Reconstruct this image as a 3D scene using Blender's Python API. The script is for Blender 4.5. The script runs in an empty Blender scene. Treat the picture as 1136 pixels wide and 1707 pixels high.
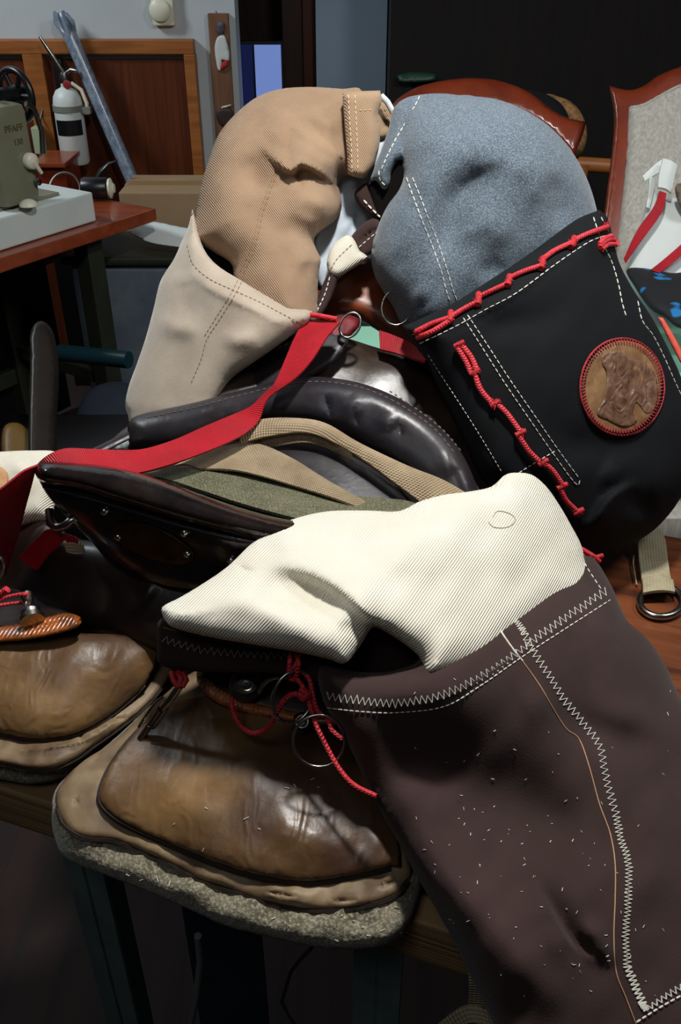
import bpy, bmesh, math, random
import numpy as np
from mathutils import Vector, Matrix
from mathutils.geometry import delaunay_2d_cdt
random.seed(7); rng = np.random.RandomState(5)
C = bpy.context.scene.collection
# ------------------------------------------------------------------ camera
TH = math.radians(33.0); F = 1500.0; CZ = 1.4
ST, CT = math.sin(TH), math.cos(TH)
cam = bpy.data.cameras.new('camera'); camo = bpy.data.objects.new('camera', cam); C.objects.link(camo)
cam.sensor_fit = 'VERTICAL'; cam.sensor_height = 36.0; cam.lens = F/1707*36.0
cam.clip_start = 0.05
camo.location = (0, 0, CZ); camo.rotation_euler = (math.radians(90)-TH, 0, 0)
bpy.context.scene.camera = camo
# ------------------------------------------------------------------ world and lights
w = bpy.data.worlds.new('world'); bpy.context.scene.world = w; w.use_nodes = True
w.node_tree.nodes['Background'].inputs[0].default_value = (0.55, 0.62, 0.75, 1)
w.node_tree.nodes['Background'].inputs[1].default_value = 0.012
def area(name, loc, target, size, power, col):
    l = bpy.data.lights.new(name, 'AREA'); l.shape = 'DISK'; l.size = size; l.energy = power; l.color = col
    o = bpy.data.objects.new(name, l); C.objects.link(o); o.location = loc
    d = Vector(target)-Vector(loc); o.rotation_euler = d.to_track_quat('-Z', 'Y').to_euler(); return o
area('ceiling_lamp_light', (0.12, 0.80, 2.22), (0.04, 0.75, 0.9), 0.14, 21.0, (1.0, 0.98, 0.94))
area('front_fill_light', (-0.35, -0.25, 2.3), (-0.05, 0.6, 0.8), 0.5, 2.4, (0.95, 0.98, 1.0))  # added fill without a visible source, lifts the felt and skirt fronts
area('room_fill_light', (-2.1, 2.2, 2.5), (-0.9, 3.3, 0.9), 0.5, 30.0, (0.86, 0.95, 1.0))  # unseen fill added to brighten the back wall
area('side_fill_light', (1.3, 0.9, 2.3), (0.9, 2.2, 1.0), 0.5, 14.0, (0.95, 0.98, 1.0))  # added fill for the chairs at the right, no such lamp in view
vs = bpy.context.scene.view_settings
vs.view_transform = 'Standard'; vs.look = 'None'; vs.exposure = 0.0; vs.gamma = 1.0; vs.use_curve_mapping = False
# ------------------------------------------------------------------ pixel/world helpers
def P(px, py, d):
    u = (px-568)/F; v = (853.5-py)/F
    return Vector((d*u, d*(CT+v*ST), CZ+d*(-ST+v*CT)))
def DZ(px, py, z):
    v = (py-853.5)/F
    return (CZ-z)/(ST+v*CT)
def DY(px, py, y):
    v = (853.5-py)/F
    return y/(CT+v*ST)
def PZ(px, py, z): return P(px, py, DZ(px, py, z))
def PY(px, py, y): return P(px, py, DY(px, py, y))
def lin(c):
    return tuple(((x/255)/12.92 if x/255 <= .04045 else ((x/255+.055)/1.055)**2.4) for x in c)+(1,)
# ------------------------------------------------------------------ object helpers
def olc(o):
    v = Vector((0, 0, 0))
    while o is not None: v += o.location; o = o.parent
    return v
def setp(o, label=None, cat=None, group=None, kind=None):
    if label: o['label'] = label
    if cat: o['category'] = cat
    if group: o['group'] = group
    if kind: o['kind'] = kind
    return o
def thing(name, label, cat, loc=(0, 0, 0), group=None):
    o = bpy.data.objects.new(name, None); C.objects.link(o); o.location = loc; o.empty_display_size = .05
    return setp(o, label, cat, group)
class MB:
    def __init__(s): s.v = []; s.f = []; s.uv = []
    def add(s, vs, fs, uvs=None):
        b = len(s.v); s.v += [Vector(x) for x in vs]
        s.uv += list(uvs) if uvs is not None else [(x[0], x[1]) for x in vs]
        s.f += [tuple(i+b for i in f) for f in fs]; return s
    def box(s, c, e, rot=None, bev=0):
        c = Vector(c); vs = []
        for x in (-1, 1):
            for y in (-1, 1):
                for z in (-1, 1):
                    p = Vector((x*e[0]/2, y*e[1]/2, z*e[2]/2))
                    if rot is not None: p = rot @ p
                    vs.append(c+p)
        s.add(vs, [(0, 1, 3, 2), (4, 6, 7, 5), (0, 4, 5, 1), (2, 3, 7, 6), (0, 2, 6, 4), (1, 5, 7, 3)]); return s
    def tube(s, pts, r, n=8, closed=False, flat=None, cap=True):
        pts = [Vector(p) for p in pts]; m = len(pts)
        if m < 2: return s
        rr = r if isinstance(r, (list, tuple)) else [r]*m
        N = None; rings = []; L = 0; uv = []
        for i, p in enumerate(pts):
            if closed: t = pts[(i+1) % m]-pts[i-1]
            else: t = pts[min(i+1, m-1)]-pts[max(i-1, 0)]
            if t.length < 1e-9: t = Vector((0, 0, 1))
            t.normalize()
            if N is None:
                N = t.cross(Vector((0, 0, 1)))
                if N.length < .1: N = t.cross(Vector((1, 0, 0)))
            N = (N-t*N.dot(t)); N.normalize(); B = t.cross(N)
            if i: L += (p-pts[i-1]).length
            for k in range(n):
                a = 2*math.pi*k/n
                rings.append(p+(N*math.cos(a)+B*math.sin(a)*(flat or 1))*rr[i]); uv.append((L, k/n*.01))
        fs = []
        for i in range(m if closed else m-1):
            j = (i+1) % m
            for k in range(n):
                fs.append((i*n+k, i*n+(k+1) % n, j*n+(k+1) % n, j*n+k))
        if not closed and cap:
            fs.append(tuple(reversed(range(n)))); fs.append(tuple((m-1)*n+k for k in range(n)))
        s.add(rings, fs, uv); return s
    def lathe(s, base, axis, prof, n=24):
        axis = Vector(axis).normalized(); a = axis.cross(Vector((0, 0, 1)))
        if a.length < .1: a = axis.cross(Vector((1, 0, 0)))
        a.normalize(); b = axis.cross(a); base = Vector(base); vs = []; fs = []
        for r, h in prof:
            for k in range(n):
                t = 2*math.pi*k/n; vs.append(base+axis*h+(a*math.cos(t)+b*math.sin(t))*max(r, 1e-5))
        for i in range(len(prof)-1):
            for k in range(n):
                fs.append((i*n+k, i*n+(k+1) % n, (i+1)*n+(k+1) % n, (i+1)*n+k))
        fs.append(tuple(reversed(range(n)))); fs.append(tuple((len(prof)-1)*n+k for k in range(n)))
        s.add(vs, fs); return s
    def quad(s, a, b, c, d, th=.002):
        a, b, c, d = map(Vector, (a, b, c, d)); n = (b-a).cross(d-a).normalized()*th
        s.add([a, b, c, d, a-n, b-n, c-n, d-n], [(0, 1, 2, 3), (7, 6, 5, 4), (0, 4, 5, 1), (1, 5, 6, 2), (2, 6, 7, 3), (3, 7, 4, 0)]); return s
    def build(s, name, mat, parent=None, smooth=True, label=None, bevel=0, auto=True):
        o0 = olc(parent)
        me = bpy.data.meshes.new(name); me.from_pydata([tuple(v-o0) for v in s.v], [], s.f); me.validate()
        uvl = me.uv_layers.new(name='UVMap')
        idx = np.zeros(len(me.loops), dtype=np.int32); me.loops.foreach_get('vertex_index', idx)
        uva = np.array(s.uv, dtype=np.float32)[idx]; uvl.data.foreach_set('uv', uva.ravel())
        bm = bmesh.new(); bm.from_mesh(me); bmesh.ops.recalc_face_normals(bm, faces=bm.faces)
        if bevel:
            bmesh.ops.bevel(bm, geom=[e for e in bm.edges if e.is_manifold and e.calc_face_angle(0) > .6], offset=bevel, segments=2, affect='EDGES', profile=.6)
        bm.to_mesh(me); bm.free()
        if smooth:
            me.polygons.foreach_set('use_smooth', [True]*len(me.polygons))
        if smooth and auto: me.set_sharp_from_angle(angle=math.radians(50))
        me.materials.append(mat); o = bpy.data.objects.new(name, me); C.objects.link(o); o.parent = parent
        if label: o['label'] = label
        return o
# ------------------------------------------------------------------ curves
def cr(pts, step=6.0, closed=False):
    """Catmull-Rom through points of any dimension; resampled at about step (first two coordinates)."""
    pts = [np.array(p, dtype=float) for p in pts]; n = len(pts); out = []
    rngi = range(n) if closed else range(n-1)
    for i in rngi:
        p1 = pts[i]; p2 = pts[(i+1) % n]
        p0 = pts[i-1] if (closed or i > 0) else 2*p1-p2
        p3 = pts[(i+2) % n] if (closed or i+2 < n) else 2*p2-p1
        k = max(1, int(np.linalg.norm((p2-p1)[:2])/step))
        for j in range(k):
            t = j/k
            out.append(.5*((2*p1)+(-p0+p2)*t+(2*p0-5*p1+4*p2-p3)*t*t+(-p0+3*p1-3*p2+p3)*t**3))
    if not closed: out.append(pts[-1])
    return np.array(out)
def outline(pts, step=6.0):
    cs = [i for i, p in enumerate(pts) if len(p) == 3]; q = [tuple(p[:2]) for p in pts]; n = len(q)
    if not cs: return cr(q, step, True)
    out = []
    for a in range(len(cs)):
        i = cs[a]; j = cs[(a+1) % len(cs)]; seg = [q[i]]; k = (i+1) % n
        while k != j: seg.append(q[k]); k = (k+1) % n
        seg.append(q[j]); out.append(cr(seg, step)[:-1])
    return np.concatenate(out)
def segdist(X, poly, closed=False):
    """distance, signed side and parameter of the points X to a polyline"""
    A = poly; B = np.roll(poly, -1, 0) if closed else poly[1:]
    if not closed: A = poly[:-1]
    best = np.full(len(X), 1e9); sd = np.zeros(len(X)); tp = np.zeros(len(X)); m = len(A)
    for i in range(m):
        ab = B[i]-A[i]; L = ab.dot(ab)+1e-9; ap = X-A[i]
        t = np.clip((ap@ab)/L, 0, 1); dd = ap-t[:, None]*ab; d = np.sqrt((dd**2).sum(1))
        k = d < best; best[k] = d[k]; s = ab[0]*ap[:, 1]-ab[1]*ap[:, 0]; sd[k] = -np.sign(s[k])*d[k]; tp[k] = (i+t[k])/m
    return best, sd, tp
def inside(X, poly):
    r = np.zeros(len(X), bool); n = len(poly); j = n-1
    for i in range(n):
        xi, yi = poly[i]; xj, yj = poly[j]
        if yi != yj:
            c = ((yi > X[:, 1]) != (yj > X[:, 1])) & (X[:, 0] < (xj-xi)*(X[:, 1]-yi)/(yj-yi)+xi); r ^= c
        j = i
    return r
class TPS:
    def __init__(s, ctrl):
        c = np.array([q if len(q) == 3 else q for q in ctrl], dtype=float); s.p = c[:, :2]/500; z = c[:, 2]; n = len(c)
        if n < 3:
            s.w = None; s.z = z.mean(); return
        D = np.sqrt(((s.p[:, None]-s.p[None])**2).sum(2)); K = np.where(D > 0, D*D*np.log(D+1e-12), 0)+np.eye(n)*.002
        Q = np.hstack([np.ones((n, 1)), s.p]); M = np.block([[K, Q], [Q.T, np.eye(3)*1e-6*0]])
        s.w = np.linalg.lstsq(M, np.concatenate([z, np.zeros(3)]), rcond=None)[0]
    def __call__(s, X):
        if s.w is None: return np.full(len(X), s.z)
        x = X/500; D = np.sqrt(((x[:, None]-s.p[None])**2).sum(2)); K = np.where(D > 0, D*D*np.log(D+1e-12), 0)
        return K@s.w[:-3]+s.w[-3]+x@s.w[-2:]
class Surf:
    """A closed, rounded body: silhouette, distance of its mid surface, front and back thickness, folds in metres."""
    def __init__(s, out, ctrl, T=.02, R=40, Tb=.02, folds=(), step=8, zmin=None, ostep=6, noise=0, nscale=60, zplane=None, hole=None):
        s.o = outline(out, ostep); s.T = T; s.R = R; s.Tb = Tb; s.step = step; s.zmin = zmin; s.noise = noise; s.nscale = nscale
        s.folds = [(f[0], cr(f[1], 8), f[2], f[3], f[4] if len(f) > 4 else 40) for f in folds]
        s.ctrl = TPS(ctrl) if ctrl else None; s.zplane = zplane
        s.ph = rng.rand(6)*6.28
    def base(s, X):
        if s.zplane is not None:
            v = (X[:, 1]-853.5)/F; return (CZ-s.zplane(X))/(ST+v*CT)
        return s.ctrl(X)
    def prof(s, d):
        t = np.clip(d/s.R, 0, 1); return np.sqrt(np.clip(1-(1-t)**2, 0, 1))
    def fold(s, X):
        h = np.zeros(len(X))
        for k, p, amp, w_, ws in s.folds:
            d, sd, t = segdist(X, p); e = np.clip(np.minimum(t, 1-t)*2.6, 0, 1); e = e*e*(3-2*e)
            if k == 'r': h += (.8 if amp > 0 else .9)*amp*np.exp(-(d/(w_*1.2))**2)*e
            elif k == 'c': h += amp*np.exp(-d/w_)*e
            elif k == 's': h += amp*e*np.where(sd > 0, np.exp(-(sd/ws)**2), np.exp(-(d/w_)**2))
        if s.noise:
            x, y = X[:, 0]/s.nscale, X[:, 1]/s.nscale; a = s.ph
            h += s.noise*(np.sin(x*1.3+y*.7+a[0])*np.sin(y*1.1-x*.5+a[1])+.5*np.sin(x*2.9-y*1.7+a[2])*np.sin(y*2.3+x*1.9+a[3])+.25*np.sin(x*5.1+y*4.3+a[4]))
        return h
    def front(s, X):
        X = np.atleast_2d(np.array(X, float)); d, _, _ = segdist(X, s.o, True); d = np.where(inside(X, s.o), d, 0)
        e = np.clip(d/12, 0, 1)
        r = s.base(X)-s.T*s.prof(d)-s.fold(X)*e
        if s.zmin is not None:
            v = (X[:, 1]-853.5)/F; r = np.minimum(r, (CZ-s.zmin)/(ST+v*CT))
        return r
    def pt(s, x, y, off=0.0):
        return P(x, y, float(s.front([[x, y]])[0])-off)
    def pts(s, pp, off=0.0):
        pp = np.array(pp, float); d = s.front(pp[:, :2]); return [P(a[0], a[1], z-off) for a, z in zip(pp, d)]
    def mesh(s):
        o = s.o; n = len(o); lo = o.min(0); hi = o.max(0)
        gx, gy = np.meshgrid(np.arange(lo[0], hi[0], s.step), np.arange(lo[1], hi[1], s.step)); gx = gx.astype(float); gx[1::2] += s.step/2
        G = np.stack([gx.ravel(), gy.ravel()], 1)
        t = np.roll(o, -1, 0)-np.roll(o, 1, 0); t /= (np.linalg.norm(t, axis=1)[:, None]+1e-9); nr = np.stack([-t[:, 1], t[:, 0]], 1)
        extra = []
        fr = [f for f in (.02, .08, .2, .4, .7) if s.R*f > .4]
        rings = []
        for f in fr:
            dd = s.R*f
            for sg in (1, -1): rings.append((o+nr*sg*dd, dd))
        K = []
        for q, dd in rings:
            q = q[inside(q, o)]
            if len(q):
                di, _, _ = segdist(q, o, True); q = q[di > dd*.9]; K.append(q[::1 if dd < 12 else 2])
        for k, p, amp, w_, ws in s.folds:
            tt = np.gradient(p, axis=0); tt /= (np.linalg.norm(tt, axis=1)[:, None]+1e-9); nn = np.stack([-tt[:, 1], tt[:, 0]], 1)
            for a in (0, w_*.5, w_, w_*1.6, -w_*.5, -w_):
                q = p+nn*a; q = q[inside(q, o)]
                if len(q):
                    di, _, _ = segdist(q, o, True); K.append(q[di > 3])
        G = G[inside(G, o)]; di, _, _ = segdist(G, o, True); G = G[di > min(s.R*.5, s.step*.6)]
        K = [k for k in K if len(k)]
        X = np.concatenate([o]+K+[G])
        key = set(); keep = []
        for i, p in enumerate(X):
            k = (round(p[0]/2.2), round(p[1]/2.2))
            if i < n: keep.append(i); key.add(k); continue
            if k in key: continue
            key.add(k); keep.append(i)
        X = X[keep]
        r = delaunay_2d_cdt([Vector((float(a), float(b))) for a, b in X], [], [list(range(n))], 1, 1e-4)
        V = np.array([(v.x, v.y) for v in r[0]]); tris = [tuple(f) for f in r[2]]
        d, _, _ = segdist(V, o, True); bd = d < .05
        fd = s.front(V); e = np.clip(d/12, 0, 1)
        bk = s.base(V)+s.Tb*s.prof(d)
        bk = np.maximum(bk, fd+.0006)
        if s.zmin is not None:
            v = (V[:, 1]-853.5)/F; bk = np.minimum(bk, (CZ-s.zmin)/(ST+v*CT)); fd = np.minimum(fd, bk-.0006*(~bd))
        m = MB(); N = len(V); bi = np.arange(N); back = np.zeros(N, int); vs = [P(a, b, z) for (a, b), z in zip(V, fd)]
        uv = [((a-568)*z/F, (853-b)*z/F) for (a, b), z in zip(V, fd)]
        for i in range(N):
            if bd[i]: back[i] = i
            else:
                back[i] = len(vs); vs.append(P(V[i][0], V[i][1], float(bk[i]))); uv.append(uv[i])
        fs = list(tris)+[(int(back[c]), int(back[b]), int(back[a])) for a, b, c in tris]
        fs = [f for f in fs if len(set(f)) == 3]
        # triangles whose three corners are all on the edge would be doubled: drop them at the back
        seen = set(); out = []
        for f in fs:
            k = tuple(sorted(f))
            if k in seen: continue
            seen.add(k); out.append(f)
        m.add(vs, out, uv); return m
    def build(s, name, mat, parent=None, label=None):
        return s.mesh().build(name, mat, parent, True, label, auto=False)
def ribbon(A, B, n=None, th=.0016, m=6, bulge=0):
    """webbing between two edge lines given as (px, py, depth)"""
    A = cr(A, 5); B = cr(B, 5)
    def rs(Q, k):
        d = np.concatenate([[0], np.cumsum(np.linalg.norm(np.diff(Q[:, :2], axis=0), axis=1))]); t = np.linspace(0, d[-1], k)
        return np.stack([np.interp(t, d, Q[:, i]) for i in range(3)], 1)
    k = n or max(len(A), len(B)); A = rs(A, k); B = rs(B, k)
    a = [P(*q) for q in A]; b = [P(*q) for q in B]; top = []; uv = []; L = 0
    for i in range(k):
        if i: L += ((a[i]+b[i])/2-(a[i-1]+b[i-1])/2).length
        for j in range(m+1):
            t = j/m; top.append(a[i].lerp(b[i], t)); uv.append((L, t*(a[i]-b[i]).length))
    nr = []
    for i in range(k):
        t = (a[min(i+1, k-1)]+b[min(i+1, k-1)])-(a[max(i-1, 0)]+b[max(i-1, 0)]); wv = b[i]-a[i]; q = t.cross(wv)
        if q.length < 1e-9: q = Vector((0, 0, 1))
        q.normalize()
        if nr and q.dot(nr[-1]) < 0: q = -q
        nr.append(q)
    c0 = Vector((0, 0, CZ)); sg = 1 if nr[k//2].dot(c0-top[(k//2)*(m+1)]) > 0 else -1
    M = m+1; N = len(top); bot = []
    for i in range(k):
        for j in range(M):
            h = nr[i]*sg; bl = bulge*math.sin(math.pi*j/m); top[i*M+j] = top[i*M+j]+h*bl; bot.append(top[i*M+j]-h*th)
    fs = []
    for i in range(k-1):
        for j in range(m):
            q = (i*M+j, i*M+j+1, (i+1)*M+j+1, (i+1)*M+j); fs.append(q); fs.append(tuple(x+N for x in reversed(q)))
        fs.append((i*M, (i+1)*M, (i+1)*M+N, i*M+N)); fs.append((i*M+m, i*M+m+N, (i+1)*M+m+N, (i+1)*M+m))
    for j in range(m):
        fs.append((j, j+N, j+1+N, j+1)); e = (k-1)*M; fs.append((e+j, e+j+1, e+j+1+N, e+j+N))
    mb = MB(); mb.add(top+bot, fs, uv+uv); return mb
def dashes(s, path, dash=7, gap=3, r=.0006, off=.0008, mb=None):
    mb = mb or MB(); p = cr(path, 1.0); d = np.concatenate([[0], np.cumsum(np.linalg.norm(np.diff(p, axis=0), axis=1))]); x = 0
    while x < d[-1]-dash*.6:
        t = np.array([x, x+dash*.5, x+dash]); q = np.stack([np.interp(t, d, p[:, 0]), np.interp(t, d, p[:, 1])], 1)
        pts = s.pts(q, off); mb.tube(pts, [r*.6, r, r*.6], 5); x += dash+gap
    return mb
def line(s, path, r=.0006, off=.0006, step=4, mb=None):
    mb = mb or MB(); mb.tube(s.pts(cr(path, step), off), r, 5); return mb
def zigzag(s, path, amp=8, per=10, r=.0005, off=.0008, mb=None):
    mb = mb or MB(); p = cr(path, 1.0); d = np.concatenate([[0], np.cumsum(np.linalg.norm(np.diff(p, axis=0), axis=1))])
    n = int(d[-1]/(per/2)); t = np.linspace(0, d[-1], n+1); q = np.stack([np.interp(t, d, p[:, 0]), np.interp(t, d, p[:, 1])], 1)
    g = np.gradient(q, axis=0); g /= np.linalg.norm(g, axis=1)[:, None]+1e-9; nn = np.stack([-g[:, 1], g[:, 0]], 1)
    sgn = np.where(np.arange(n+1) % 2 == 0, 1, -1)[:, None]; q = q+nn*sgn*amp/2*(1+.12*rng.randn(n+1, 1))
    dd = s.front(q); pts = [P(a[0], a[1], z-off) for a, z in zip(q, dd)]
    for a, b in zip(pts[:-1], pts[1:]): mb.tube([a, b], r, 4)
    return mb
def tuft(s, x, y, r=9, mb=None, off=.001):
    mb = mb or MB()
    for k in range(16):
        a = random.uniform(0, 6.28); q = r*random.uniform(.3, 1)
        p0 = s.pt(x+random.uniform(-3, 3), y+random.uniform(-3, 3), off+.001); p1 = s.pt(x+q*math.cos(a), y+q*math.sin(a), off+random.uniform(.000, .004))
        mb.tube([p0, (p0+p1)/2+Vector((0, -.001, .001)), p1], [.0011, .0009, .0004], 5)
    return mb
def cord(s, path, r=.0026, off=.003, mb=None):
    mb = mb or MB(); mb.tube(s.pts(cr(path, 5), off), r, 8); return mb
def ring(c, rx, ry, d0, rot=0, r=.0015, tilt=(0, 0), turns=1.0, mb=None, n=48, r0=0, lift=.0):
    mb = mb or MB(); pts = []
    for k in range(int(n*turns)+(0 if turns == 1 else 1)):
        a = r0+2*math.pi*k/n; x = rx*math.cos(a); y = ry*math.sin(a)
        X = c[0]+x*math.cos(rot)-y*math.sin(rot); Y = c[1]+x*math.sin(rot)+y*math.cos(rot)
        pts.append(P(X, Y, d0+tilt[0]*x+tilt[1]*y-lift*k/n))
    mb.tube(pts, r, 8, closed=(turns == 1)); return mb
# ------------------------------------------------------------------ materials
def mat(name, col, col2=None, rough=.6, metal=0, bump=0, bscale=200, nscale=8, mixlo=.35, mixhi=.65, twill=0, tscale=170, trot=.8, rib=0, rscale=150, spec=.5, coat=0, sheen=0, crack=0, cscale=40, emit=None, detail=4, rvar=0, fleck=None, fscale=900, trans=0):
    m = bpy.data.materials.new(name); m.use_nodes = True; nt = m.node_tree; nd = nt.nodes; lk = nt.links; b = nd['Principled BSDF']
    b.inputs['Roughness'].default_value = rough; b.inputs['Metallic'].default_value = metal; b.inputs['Specular IOR Level'].default_value = spec
    b.inputs['Coat Weight'].default_value = coat; b.inputs['Coat Roughness'].default_value = .15
    if sheen: b.inputs['Sheen Weight'].default_value = sheen; b.inputs['Sheen Roughness'].default_value = .5
    if trans: b.inputs['Transmission Weight'].default_value = trans
    c1 = lin(col); b.inputs['Base Color'].default_value = c1
    tc = nd.new('ShaderNodeTexCoord'); cur = None
    if col2 is not None:
        n = nd.new('ShaderNodeTexNoise'); n.inputs['Scale'].default_value = nscale; n.inputs['Detail'].default_value = detail; n.inputs['Roughness'].default_value = .6
        lk.new(tc.outputs['Object'], n.inputs['Vector'])
        mr = nd.new('ShaderNodeMapRange'); mr.inputs[1].default_value = mixlo; mr.inputs[2].default_value = mixhi; lk.new(n.outputs[0], mr.inputs[0])
        mx = nd.new('ShaderNodeMix'); mx.data_type = 'RGBA'; mx.inputs[6].default_value = c1; mx.inputs[7].default_value = lin(col2)
        lk.new(mr.outputs[0], mx.inputs[0]); cur = mx.outputs[2]
    if fleck is not None:
        n2 = nd.new('ShaderNodeTexNoise'); n2.inputs['Scale'].default_value = fscale; n2.inputs['Detail'].default_value = 2; lk.new(tc.outputs['Object'], n2.inputs['Vector'])
        m2 = nd.new('ShaderNodeMapRange'); m2.inputs[1].default_value = .45; m2.inputs[2].default_value = .68; lk.new(n2.outputs[0], m2.inputs[0])
        x2 = nd.new('ShaderNodeMix'); x2.data_type = 'RGBA'
        if cur: lk.new(cur, x2.inputs[6])
        else: x2.inputs[6].default_value = c1
        x2.inputs[7].default_value = lin(fleck); lk.new(m2.outputs[0], x2.inputs[0]); cur = x2.outputs[2]
    if cur: lk.new(cur, b.inputs['Base Color'])
    nrm = None
    def addb(h, st, dist):
        nonlocal nrm
        bp = nd.new('ShaderNodeBump'); bp.inputs['Strength'].default_value = st; bp.inputs['Distance'].default_value = dist
        lk.new(h, bp.inputs['Height'])
        if nrm: lk.new(nrm, bp.inputs['Normal'])
        nrm = bp.outputs[0]
    if bump:
        n = nd.new('ShaderNodeTexNoise'); n.inputs['Scale'].default_value = bscale; n.inputs['Detail'].default_value = 5; lk.new(tc.outputs['Object'], n.inputs['Vector']); addb(n.outputs[0], bump, .002)
    if crack:
        mp = nd.new('ShaderNodeMapping'); mp.inputs['Scale'].default_value = (1, .35, 1); lk.new(tc.outputs['Object'], mp.inputs[0])
        n = nd.new('ShaderNodeTexNoise'); n.inputs['Scale'].default_value = cscale; n.inputs['Detail'].default_value = 6; n.inputs['Distortion'].default_value = 1.5
        n.noise_type = 'RIDGED_MULTIFRACTAL'
        lk.new(mp.outputs[0], n.inputs['Vector']); addb(n.outputs[0], crack, .004)
    for amt, sc, ro in ((twill, tscale, trot), (rib, rscale, 0)):
        if amt:
            mp = nd.new('ShaderNodeMapping'); mp.inputs['Rotation'].default_value = (0, 0, ro); lk.new(tc.outputs['UV'], mp.inputs[0])
            wv = nd.new('ShaderNodeTexWave'); wv.inputs['Scale'].default_value = sc; wv.inputs['Distortion'].default_value = .4; wv.inputs['Detail'].default_value = 1
            lk.new(mp.outputs[0], wv.inputs['Vector']); addb(wv.outputs[1], amt, .0008)
    if nrm: lk.new(nrm, b.inputs['Normal'])
    if rvar:
        n = nd.new('ShaderNodeTexNoise'); n.inputs['Scale'].default_value = 25; n.inputs['Detail'].default_value = 6; lk.new(tc.outputs['Object'], n.inputs['Vector'])
        mr = nd.new('ShaderNodeMapRange'); mr.inputs[1].default_value = .3; mr.inputs[2].default_value = .7; mr.inputs[3].default_value = rough-rvar; mr.inputs[4].default_value = rough+rvar; lk.new(n.outputs[0], mr.inputs[0]); lk.new(mr.outputs[0], b.inputs['Roughness'])
    if emit:
        b.inputs['Emission Color'].default_value = lin(emit[0]); b.inputs['Emission Strength'].default_value = emit[1]
    return m
def wood(name, col, col2, rough=.35, rot=(0, 0, 0), scale=(2, 30, 30), bump=.1, coat=0, rings=False):
    m = bpy.data.materials.new(name); m.use_nodes = True; nt = m.node_tree; nd = nt.nodes; lk = nt.links; b = nd['Principled BSDF']
    tc = nd.new('ShaderNodeTexCoord'); mp = nd.new('ShaderNodeMapping'); mp.inputs['Rotation'].default_value = rot; mp.vector_type = 'TEXTURE'
    lk.new(tc.outputs['Object'], mp.inputs[0]); m2 = nd.new('ShaderNodeMapping'); m2.inputs['Scale'].default_value = scale; lk.new(mp.outputs[0], m2.inputs[0])
    n = nd.new('ShaderNodeTexNoise'); n.inputs['Scale'].default_value = 2; n.inputs['Detail'].default_value = 8; n.inputs['Distortion'].default_value = .6; lk.new(m2.outputs[0], n.inputs['Vector'])
    mr = nd.new('ShaderNodeMapRange'); mr.inputs[1].default_value = .35; mr.inputs[2].default_value = .65; lk.new(n.outputs[0], mr.inputs[0])
    mx = nd.new('ShaderNodeMix'); mx.data_type = 'RGBA'; mx.inputs[6].default_value = lin(col); mx.inputs[7].default_value = lin(col2); lk.new(mr.outputs[0], mx.inputs[0]); lk.new(mx.outputs[2], b.inputs['Base Color'])
    b.inputs['Roughness'].default_value = rough; b.inputs['Coat Weight'].default_value = coat
    bp = nd.new('ShaderNodeBump'); bp.inputs['Strength'].default_value = bump; bp.inputs['Distance'].default_value = .002; lk.new(n.outputs[0], bp.inputs['Height']); lk.new(bp.outputs[0], b.inputs['Normal'])
    return m
M = {}
M['tan'] = mat('tan_twill', (158, 130, 103), (146, 118, 92), .85, twill=.8, tscale=150, trot=-.6, bump=.5, bscale=38, sheen=.1, nscale=14)
M['tan2'] = mat('tan_cuff_twill', (164, 136, 107), (154, 126, 98), .85, twill=.7, tscale=150, trot=-.6, bump=.15, bscale=60, sheen=.15, nscale=14)
M['pouch'] = mat('cream_moleskin', (178, 165, 148), (164, 149, 132), .8, bump=.12, bscale=300, sheen=.3, nscale=18)
M['cream'] = mat('cream_twill', (228, 224, 208), (220, 214, 196), .85, twill=.8, tscale=160, trot=.75, bump=.12, bscale=40, nscale=14, sheen=.1)
M['grey'] = mat('grey_heather', (66, 78, 90), (82, 96, 108), .9, fleck=(122, 136, 148), fscale=700, bump=.25, bscale=500, nscale=350, sheen=.2)
M['black'] = mat('black_canvas', (11, 14, 19), (7, 9, 13), .85, bump=.15, bscale=500, nscale=10, sheen=.0, spec=.25)
M['brown'] = mat('brown_canvas', (62, 44, 42), (50, 35, 32), .9, bump=.12, bscale=500, nscale=9, sheen=.08, spec=.3)
M['brown_dark'] = mat('brown_canvas_lining', (56, 39, 37), (44, 30, 28), .9, bump=.12, bscale=500, nscale=12, spec=.3)
M['lining'] = mat('dark_lining_and_shade', (16, 13, 12), None, .95, spec=.1)  # black lining of the grey bag, also painted shade in the cream pouch
M['white_lining'] = mat('pale_blue_white_lining', (185, 196, 205), (160, 172, 182), .8, bump=.2, bscale=30, nscale=15)
M['thread'] = mat('white_thread', (225, 222, 210), None, .7)
M['tthread'] = mat('tan_thread', (222, 196, 160), None, .7)
M['othread'] = mat('olive_thread', (128, 108, 72), None, .8)
M['redcord'] = mat('red_cord', (225, 60, 72), (190, 25, 38), .6, nscale=300, twill=.8, tscale=110, trot=.3)
M['reddark'] = mat('dark_red_thread', (150, 14, 24), (190, 30, 40), .7, nscale=300)
M['redweb'] = mat('red_grosgrain', (182, 8, 32), (160, 4, 24), .5, rib=1.0, rscale=140, nscale=20)
M['khaki'] = mat('khaki_webbing', (168, 148, 120), (146, 126, 98), .85, rib=.9, rscale=110, twill=.6, tscale=120, trot=1.57, nscale=40)
M['khaki2'] = mat('pale_khaki_webbing', (178, 168, 138), (158, 146, 116), .85, rib=.9, rscale=90, twill=.6, tscale=90, trot=1.57, nscale=40)
M['olive'] = mat('olive_webbing', (92, 90, 68), (70, 70, 52), .9, rib=.8, rscale=85, bump=.4, bscale=400, nscale=30, fleck=(120, 118, 92), fscale=600)
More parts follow.
